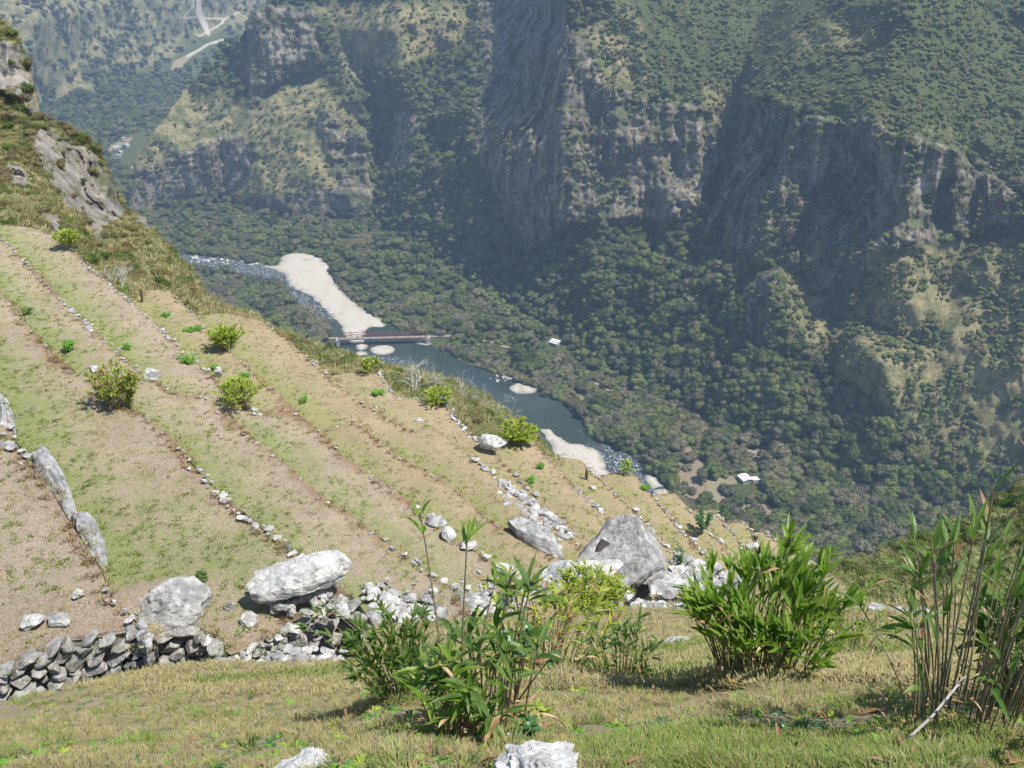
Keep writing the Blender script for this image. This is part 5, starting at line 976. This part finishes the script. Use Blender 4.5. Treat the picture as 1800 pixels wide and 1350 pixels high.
Kg = [proto('grey_tree_kind', crown_mesh(20 + i, 7 + (i * 3) % 6, 62, .12, [[fol2, fol2, fol1, fol2, fol3, fol4][i % 6], M['bark']], .6)) for i in range(6)]
Ks = [proto('scrub_kind', crown_mesh(40 + i, 5, 40, .15, [[fol4, fol3, fol1, fol4][i % 4], M['bark']], .6, False)) for i in range(6)]
Kn = [proto('near_scrub_kind', crown_mesh(60 + i, 9, 190, .062, [[fol5, fol6, fol4, fol6][i % 4], M['bark']], .7, True, .55)) for i in range(6)]

fol7 = leafmat('olive_scrub_leaf', (.19, .22, .085), (.35, .36, .16), None, .25, .7, .15, 'rand', 2.0)
Kr = [proto('olive_scrub_kind', crown_mesh(70 + i, 9, 190, .062, [[fol7, fol5, fol7, fol4][i % 4], M['bark']], .7, True, .55)) for i in range(4)]
def hillpts(n, poly, Df, seed):
    r = np.random.default_rng(seed); a = np.array(poly); mn, mx = a.min(0), a.max(0); u = r.uniform(mn[0], mx[0], n); v = r.uniform(mn[1], mx[1], n); ok = inpoly(u, v, poly); u, v = u[ok], v[ok]; return u, v, Df(u, v), r
# left flank scrub
u, v, D, r = hillpts(3600, Lmask, tL, 5); rk = np.zeros(len(u))
for p in LR: rk = np.maximum(rk, poly_soft(u, v, p, 8))
ok = (r.random(len(u)) > rk * .93) & ~inpoly(u, v, [(-150, 392), (60, 397), (100, 416), (205, 510), (300, 506), (440, 552), (520, 640), (-150, 660)])
cl = fbm(np.stack([u / 30, v / 30, 0 * u], -1), 3, 5); ok &= cl > -.25
u, v, D = u[ok], v[ok], D[ok]
i = np.clip(((v - vs3[0]) / 2.5).astype(int), 0, len(vs3) - 1); j = np.clip(((u - us3[0]) / 2.5).astype(int), 0, len(us3) - 1); D = D3[i, j]
S = r.uniform(.25, .85, len(u)) * np.where(v < 330, 1.1, .85); P = P3(u, v, D); P[:, 2] -= S * .3
scatter('flank_scrub', P, S, rots(len(u), r), Kn, 'low scrub over the cliffs and slope at the upper left', 'scrub')
Kt = [proto('tussock_kind', tuft(80 + i, 46, .5, .05, .35, [[gd2, gd1, gd1], [gd2, gg1, gd1]][i % 2])) for i in range(4)]
TP = []
for poly, Df, n_, sd_ in ((Lmask, tL, 26000, 21), (Rmask, tR, 9000, 22), (Nmask, tN, 9000, 23)):
    u, v, D, r = hillpts(n_, poly, Df, sd_)
    if sd_ == 21:
        rk = np.zeros(len(u))
        for p in LR: rk = np.maximum(rk, poly_soft(u, v, p, 8))
        ok = r.random(len(u)) > rk * .97; u, v, D = u[ok], v[ok], D[ok]; i = np.clip(((v - vs3[0]) / 2.5).astype(int), 0, len(vs3) - 1); j = np.clip(((u - us3[0]) / 2.5).astype(int), 0, len(us3) - 1); D = D3[i, j]
    P = P3(u, v, D); P[:, 2] -= .05; TP.append(P)
TP = np.vstack(TP); scatter('flank_tussocks', TP, rng.uniform(.45, 1.15, len(TP)), rots(len(TP), rng), Kt, 'straw and green tussock grass over the steep slopes beside the terraces', 'grass')
u, v, D, r = hillpts(950, Nmask, tN, 6); ok = ~inpoly(u, v, [(480, 640), (560, 642), (590, 655), (668, 652), (692, 700), (785, 710), (855, 782), (925, 770), (990, 815), (990, 910), (480, 910)]); u, v, D = u[ok], v[ok], D[ok]; S = r.uniform(.5, 1.25, len(u)); P = P3(u, v, D); P[:, 2] -= S * .45
scatter('brink_scrub', P, S * .8, rots(len(u), r), Kr, 'green and straw coloured shrubs on the slope beyond the outer terraces', 'scrub')
u, v, D, r = hillpts(1500, Rmask, tR, 7); ok = (v > 0); S = r.uniform(.6, 1.4, len(u)) * np.clip(D / 70, .4, 1.2); P = P3(u, v, D); P[:, 2] -= S * .45
scatter('hillside_bushes', P, S, rots(len(u), r), Kr, 'green bushes covering the nearby hillside at right', 'bushes')

# ------------------------------------------------------------------ the forest
BLD = [(960, 585, 1000, 612), (1288, 826, 1345, 862), (1400, 814, 1425, 832)]
def blocked(u, v):
    b = inpoly(u, v, WATER)
    for p in BARS: b |= inpoly(u, v, p)
    return b
VISW0 = [(340, 452), (480, 468), (520, 500), (560, 525), (600, 560), (632, 590), (660, 572), (725, 588), (765, 610), (850, 650), (882, 662), (965, 694), (1012, 722), (1060, 778), (1130, 812), (1176, 868), (1190, 910), (1100, 880), (1040, 850), (985, 800), (940, 745), (880, 712), (800, 690), (700, 660), (650, 640), (610, 622), (590, 600), (565, 560), (510, 520), (470, 492), (400, 475), (340, 462)]
VISW = [(330, 448), (480, 468), (520, 500), (560, 525), (600, 560), (632, 590), (660, 572), (725, 588), (765, 610), (850, 650), (882, 662), (965, 694), (1012, 722), (1060, 778), (1130, 812), (1176, 868), (1190, 910), (1100, 880), (1040, 850), (985, 800), (940, 745), (880, 712), (800, 690), (700, 660), (650, 640), (626, 616), (613, 600), (599, 580), (577, 553), (545, 528), (518, 511), (502, 494), (480, 480), (440, 470), (400, 466), (340, 460)]
BARV = [p for p in BARS]
def forest_ok(u, v, hpx):
    b = np.zeros(u.shape, bool)
    for f_ in (0, .5, 1.0):
        vv = v - hpx * f_; b |= inpoly(u, vv, VISW)
        for p in BARV: b |= inpoly(u, vv, p)
        for x0, y0, x1, y1 in BLD: b |= (u > x0) & (u < x1) & (vv > y0) & (vv < y1)
        b |= inpoly(u, vv, FIELD)
    b |= inpoly(u, v, WATER)
    rd = seg_dist(u, v - hpx * .4, ROAD[1])
    openroad = np.zeros(u.shape, bool)
    for x0, x1 in ((742, 795), (862, 905), (1038, 1062), (1400, 1425), (1590, 1610), (575, 600)): openroad |= (u > x0) & (u < x1)
    b |= (rd < 9) & openroad; b |= seg_dist(u, v - hpx * .4, ROAD[0]) < 7
    b |= inpoly(u, v - hpx * .4, [(585, 585), (760, 583), (760, 605), (585, 610)])
    return ~b
r = np.random.default_rng(11); N0 = 60000
u = r.uniform(-60, 1960, N0); v = r.uniform(-130, 1040, N0)
rk, br, sl_, _ = masks(u, v); floor = inpoly(u, v, footmask)
inm = inpoly(u, v, MMASK); 
vis = inm & ~inpoly(u, v, [(-60, 400), (200, 500), (480, 610), (700, 730), (870, 820), (1100, 890), (1300, 950), (1480, 1030), (1960, 1060), (1960, 1200), (-60, 1200)])
D = np.where(floor, H / -np.minimum(ray(u, v)[2], -.01), near_grid(DM_GRID, u, v))
lum = fbm(np.stack([u / 60, v / 60, 0 * u], -1), 3, 91)
forest = floor | ((rk < .4) & (br < .35))
green_top = ~floor & inpoly(u, v, [(1010, -200), (2000, -200), (2000, 340), (1800, 335), (1680, 262), (1310, 165), (1240, 180), (1080, 145)])
kind = np.where(floor, 0, np.where(green_top | (br > .35) | (rk > .4), 2, 1))
size = np.where(kind == 0, 3.2 + 6.4 * r.random(N0) ** 1.7, np.where(kind == 1, 2.8 + 5.6 * r.random(N0) ** 1.7, 1.3 + 3.6 * r.random(N0) ** 1.8 * np.where(green_top, .8, 1)))
want = np.where(kind == 0, .78, np.where(kind == 1, .75, np.where(rk > .4, np.where(lum > .05, .6, .14), np.where(green_top, .85, .65)))) * np.where(floor & (sl_ > .35), .10, 1)
hpx = size * 1.5 * FPX * .89 / D
ok = vis & (r.random(N0) < want) & forest_ok(u, v, np.where(floor, hpx, 0)) & ((kind != 2) | (lum > -.3) | green_top)
u, v, D, kind, size, lum, rk = u[ok], v[ok], D[ok], kind[ok], size[ok], lum[ok], rk[ok]
P = P3(u, v, D); P[:, 2] -= size * .25
R_ = rots(len(u), r, .1)
gry = (kind == 0) & (fbm(np.stack([u / 40, v / 40, 0 * u], -1), 3, 55) > -.12) & ~((u > 660) & (v < 520))
FOREST_GROUPS = dict(near=(kind == 0))
# the 300 that show largest stand as trees of their own
big = np.argsort(-(size / D) * (kind == 0))[:300]; isbig = np.zeros(len(u), bool); isbig[big] = True
own = []
for kk, o in enumerate(Kf[:4] + Kg[:4]): own.append(o.data)
for c_, ii in enumerate(big):
    me = own[4 + c_ % 4] if gry[ii] else own[c_ % 4]
    o = link('forest_tree', me, None, tuple(P[ii])); o.scale = (float(size[ii]),) * 3; o.rotation_euler = (0, 0, float(R_[ii, 2]))
    g_ = gry[ii]; tag(o, 'grey green broad crowned tree in the riverside forest' if g_ else 'dark green broad crowned tree in the riverside forest', 'tree', 'grey green trees of the riverside forest' if g_ else 'dark green trees of the riverside forest')
m = gry & ~isbig; scatter('riverside_forest', P[m], size[m], R_[m], Kg, 'grey green forest on the valley floor', 'forest')
m = (kind < 2) & ~gry & ~isbig; scatter('mountain_forest', P[m], size[m], R_[m], Kf, 'dark green forest filling the gullies and mountain foot', 'forest')
m = kind == 2; scatter('mountain_scrub', P[m], size[m], R_[m], Ks, 'low scrub and small trees over the mountain faces', 'scrub')
# far valley
u, v, D, r = hillpts(9000, [(-50, -10), (460, -10), (440, 60), (330, 150), (225, 300), (225, 370), (-50, 370)], D_far, 13)
b2_ = (~inpoly(u, v, [(185, 262), (215, 240), (262, 225), (262, 275), (225, 300), (190, 290)])) & (r.random(len(u)) < np.where(inpoly(u, v, [(-50, 262), (60, 185), (170, 160), (250, 140), (300, 130), (330, 141), (330, 420), (-50, 420)]), np.where(inpoly(u, v, [(-50, -10), (60, 10), (100, 70), (150, 130), (170, 165), (60, 190), (-50, 230)]), .3, .85), np.where(inpoly(u, v, [(-50, -10), (60, 10), (100, 70), (150, 130), (170, 165), (60, 190), (-50, 230)]), .08, .22))) & (seg_dist(u, v, [(340, -20), (340, 10), (322, 32), (345, 30), (395, 34), (385, 45), (350, 64), (365, 60), (392, 70), (350, 88), (300, 124)]) > 12)
u, v, D = u[b2_], v[b2_], D[b2_]; S = np.where(v > 130, r.uniform(6, 11, len(u)), r.uniform(4, 9, len(u))); P = P3(u, v, D); P[:, 2] -= S * .3
scatter('far_forest', P, S, rots(len(u), r, .1), Kf, 'hazy forest in the far valley at upper left', 'forest')

# ------------------------------------------------------------------ bridge, houses
k = NB('rusty_steel', .7, .3); M['steel'] = k.col(k.ramp(k.noise(.5, 3), [(.4, (.17, .07, .05)), (.6, (.24, .11, .08))]))
k = NB('bridge_deck', .9, .2); M['deck'] = k.col((.30, .27, .23)); k = NB('concrete', .9, .2); M['conc'] = k.col(k.ramp(k.noise(.5, 4), [(.3, (.33, .31, .28)), (.7, (.46, .44, .40))]))
k = NB('sheet_roof', .5, .4); M['roof'] = k.col(k.ramp(k.noise(.6, 4), [(.3, (.62, .63, .64)), (.7, (.82, .83, .83))])); k = NB('plaster', .9, .2); M['plaster'] = k.col((.42, .38, .32)); k = NB('window_dark', .3, .5); M['dark'] = k.col((.03, .03, .035))
A = lev(594, 596, H - 7.0); B = lev(752, 592, H - 7.0); root = empty('truss_bridge', tuple(A)); tag(root, 'rust red steel truss bridge crossing the river at the gravel bar', 'bridge')
ax = B - A; L_ = float(np.linalg.norm(ax)); ax /= L_; sd = np.array([-ax[1], ax[0], 0.]); n = 14
for s_ in (-1, 1):
    mb = MB(); o_ = sd * 2.8 * s_
    lo = [ax * L_ * i / n + o_ + [0, 0, 0] for i in range(n + 1)]; up = [q + [0, 0, 5.5] for q in lo[1:-1]]
    mb.bar(lo[0], lo[-1], .45); mb.bar(up[0], up[-1], .4); mb.bar(lo[0], up[0], .55); mb.bar(lo[-1], up[-1], .55)
    for i in range(1, n): mb.bar(lo[i], up[i - 1], .34)
    for i in range(1, n - 1): mb.bar(lo[i] if i % 2 else lo[i + 1], up[i] if i % 2 else up[i - 1], .3)
    link('truss', mb.mesh('truss', [M['steel']]), root)
mb = MB(); R = np.stack([ax, sd, [0, 0, 1.]], 1); mb.box(ax * L_ / 2 + [0, 0, .15], (L_, 4.6, .35), R)
for i in range(n + 1): mb.bar(ax * L_ * i / n - sd * 2.7 + [0, 0, -.1], ax * L_ * i / n + sd * 2.7 + [0, 0, -.1], .4)
link('deck', mb.mesh('deck', [M['deck']]), root)
for t in (0.0, 1.0):
    mb = MB(); mb.box(ax * L_ * t + [0, 0, -4.3], (3.0, 7.5, 7.6), R); mb.box(ax * L_ * t + [0, 0, -.6], (3.6, 8.2, .7), R); link('abutment', mb.mesh('abutment', [M['conc']]), root)

k = NB('green_sheet_roof', .6, .3); M['farroof'] = k.col(k.ramp(k.noise(.6, 4), [(.3, (.20, .30, .26)), (.7, (.42, .47, .44))]))
def house(u, v, z, w, l, h, az, label, lean=None, name='house', slope=.35):
    root = empty(name, tuple(lev(u, v, H - z))); root.rotation_euler = (0, 0, az); tag(root, label, 'house')
    mb = MB(); mb.box((0, 0, h / 2 - .5), (w, l, h + 1)); link('wall', mb.mesh('wall', [M['plaster']]), root)
    mb = MB(); rr = slope * w / 2
    for s_ in (-1, 1):
        R = np.array(Matrix.Rotation(s_ * math.atan(slope), 3, 'Y')); mb.box((s_ * (w / 4 + .15), 0, h + rr / 2 + .1), (w / 2 * math.sqrt(1 + slope * slope) + .6, l + 1.0, .14), R)
    link('roof', mb.mesh('roof', [M['farroof' if name == 'far_house' and v > 200 else 'roof']]), root)
    mb = MB(); mb.box((w * .1, -l / 2 - .02, 1.0), (1.0, .1, 2.0)); link('door', mb.mesh('door', [M['bark']]), root)
    for x in (-w * .28, w * .35): mb = MB(); mb.box((x, -l / 2 - .02, 1.5), (.9, .1, .9)); link('window', mb.mesh('window', [M['dark']]), root)
    if lean:
        mb = MB(); mb.box((lean[0], lean[1], lean[4] / 2), (lean[2], lean[3], lean[4])); link('annex_wall', mb.mesh('annex_wall', [M['plaster']]), root)
        mb = MB(); mb.box((lean[0], lean[1], lean[4] + .15), (lean[2] + .8, lean[3] + .8, .14), np.array(Matrix.Rotation(.12, 3, 'Y'))); link('annex_roof', mb.mesh('annex_roof', [M['roof']]), root)
    return root
house(1309, 845, .5, 7.5, 8.5, 3.0, .35, 'white roofed farmhouse with a lower annex beside the ploughed field', (7.5, -3.0, 6.5, 4.5, 2.2), slope=.22)
house(977, 603, 1.0, 5.0, 9.5, 2.6, .9, 'small white roofed hut alone in the forest above the river', (-4.6, 0, 2.6, 9.5, 2.0), slope=.25)
FH = [(272, 139, 'leftmost white roof at the far road bend'), (279, 135, 'middle white roof at the far road bend'), (285, 133, 'rightmost white roof at the far road bend'), (243, 219, 'small greenish shed above the far settlement'), (252, 218, 'longer greenish roof right of the shed above the far settlement'), (205, 262, 'greenish roof at the left of the far settlement'), (212, 270, 'greenish roof in the middle of the far settlement'), (222, 258, 'greenish roof at the right of the far settlement'), (206, 277, 'greenish roof at the lower end of the far settlement'), (218, 246, 'long grey roof at the top of the far settlement')]
for i, (u_, v_, lb) in enumerate(FH): house(u_, v_, 2.0, 7 + (i % 3) * 2, 5 + (i % 2) * 4, 3.5, .4 * i, lb, name='far_house')

# white boulders in the upstream rapids
rr = random.Random(4); pr = [mesh_np('river_boulder', *rockV((1, 1, .8), 300 + i, 2, .2, 5), [M['gravel']], True) for i in range(4)]
for i in range(30):
    t = rr.random(); u_ = 336 + t * 120 + rr.gauss(0, 3); v_ = 453 + t * 16 + rr.gauss(0, 3.0); s_ = rr.uniform(1.5, 5.0); p = lev(u_, v_, H - .6)
    o = link('river_boulder', pr[i % 4], None, tuple(p)); o.scale = (s_,) * 3; o.rotation_euler = (0, 0, rr.uniform(0, 6)); tag(o, 'pale boulder in the white water of the upstream rapids', 'boulder', 'pale boulders in the upstream rapids')
for i in range(22):
    u_ = 882 + rr.gauss(0, 8); v_ = 665 + rr.gauss(0, 3); s_ = rr.uniform(1.2, 3); p = lev(u_, v_, H - .9)
    o = link('river_boulder', pr[i % 4], None, tuple(p)); o.scale = (s_,) * 3; tag(o, 'pale boulder heaped on the far bank above the sand bar', 'boulder', 'pale boulders heaped by the sand bar')

# ------------------------------------------------------------------ haze
hz = MB(); x0, x1, y0, y1, z0, z1 = -3500, 3500, -300, 9000, -130, 900
hz.box(((x0 + x1) / 2, (y0 + y1) / 2, (z0 + z1) / 2), (x1 - x0, y1 - y0, z1 - z0))
hm = bpy.data.materials.new('haze'); hm.use_nodes = True; t = hm.node_tree; t.nodes.remove(t.nodes['Principled BSDF']); pv = t.nodes.new('ShaderNodeVolumePrincipled')
pv.inputs['Color'].default_value = (.52, .69, .96, 1); pv.inputs['Density'].default_value = 0.00016; pv.inputs['Anisotropy'].default_value = 0.1
t.links.new(pv.outputs[0], t.nodes['Material Output'].inputs['Volume'])
tag(link('haze', hz.mesh('haze', [hm])), 'thin blue haze filling the valley', 'haze', None, 'stuff')
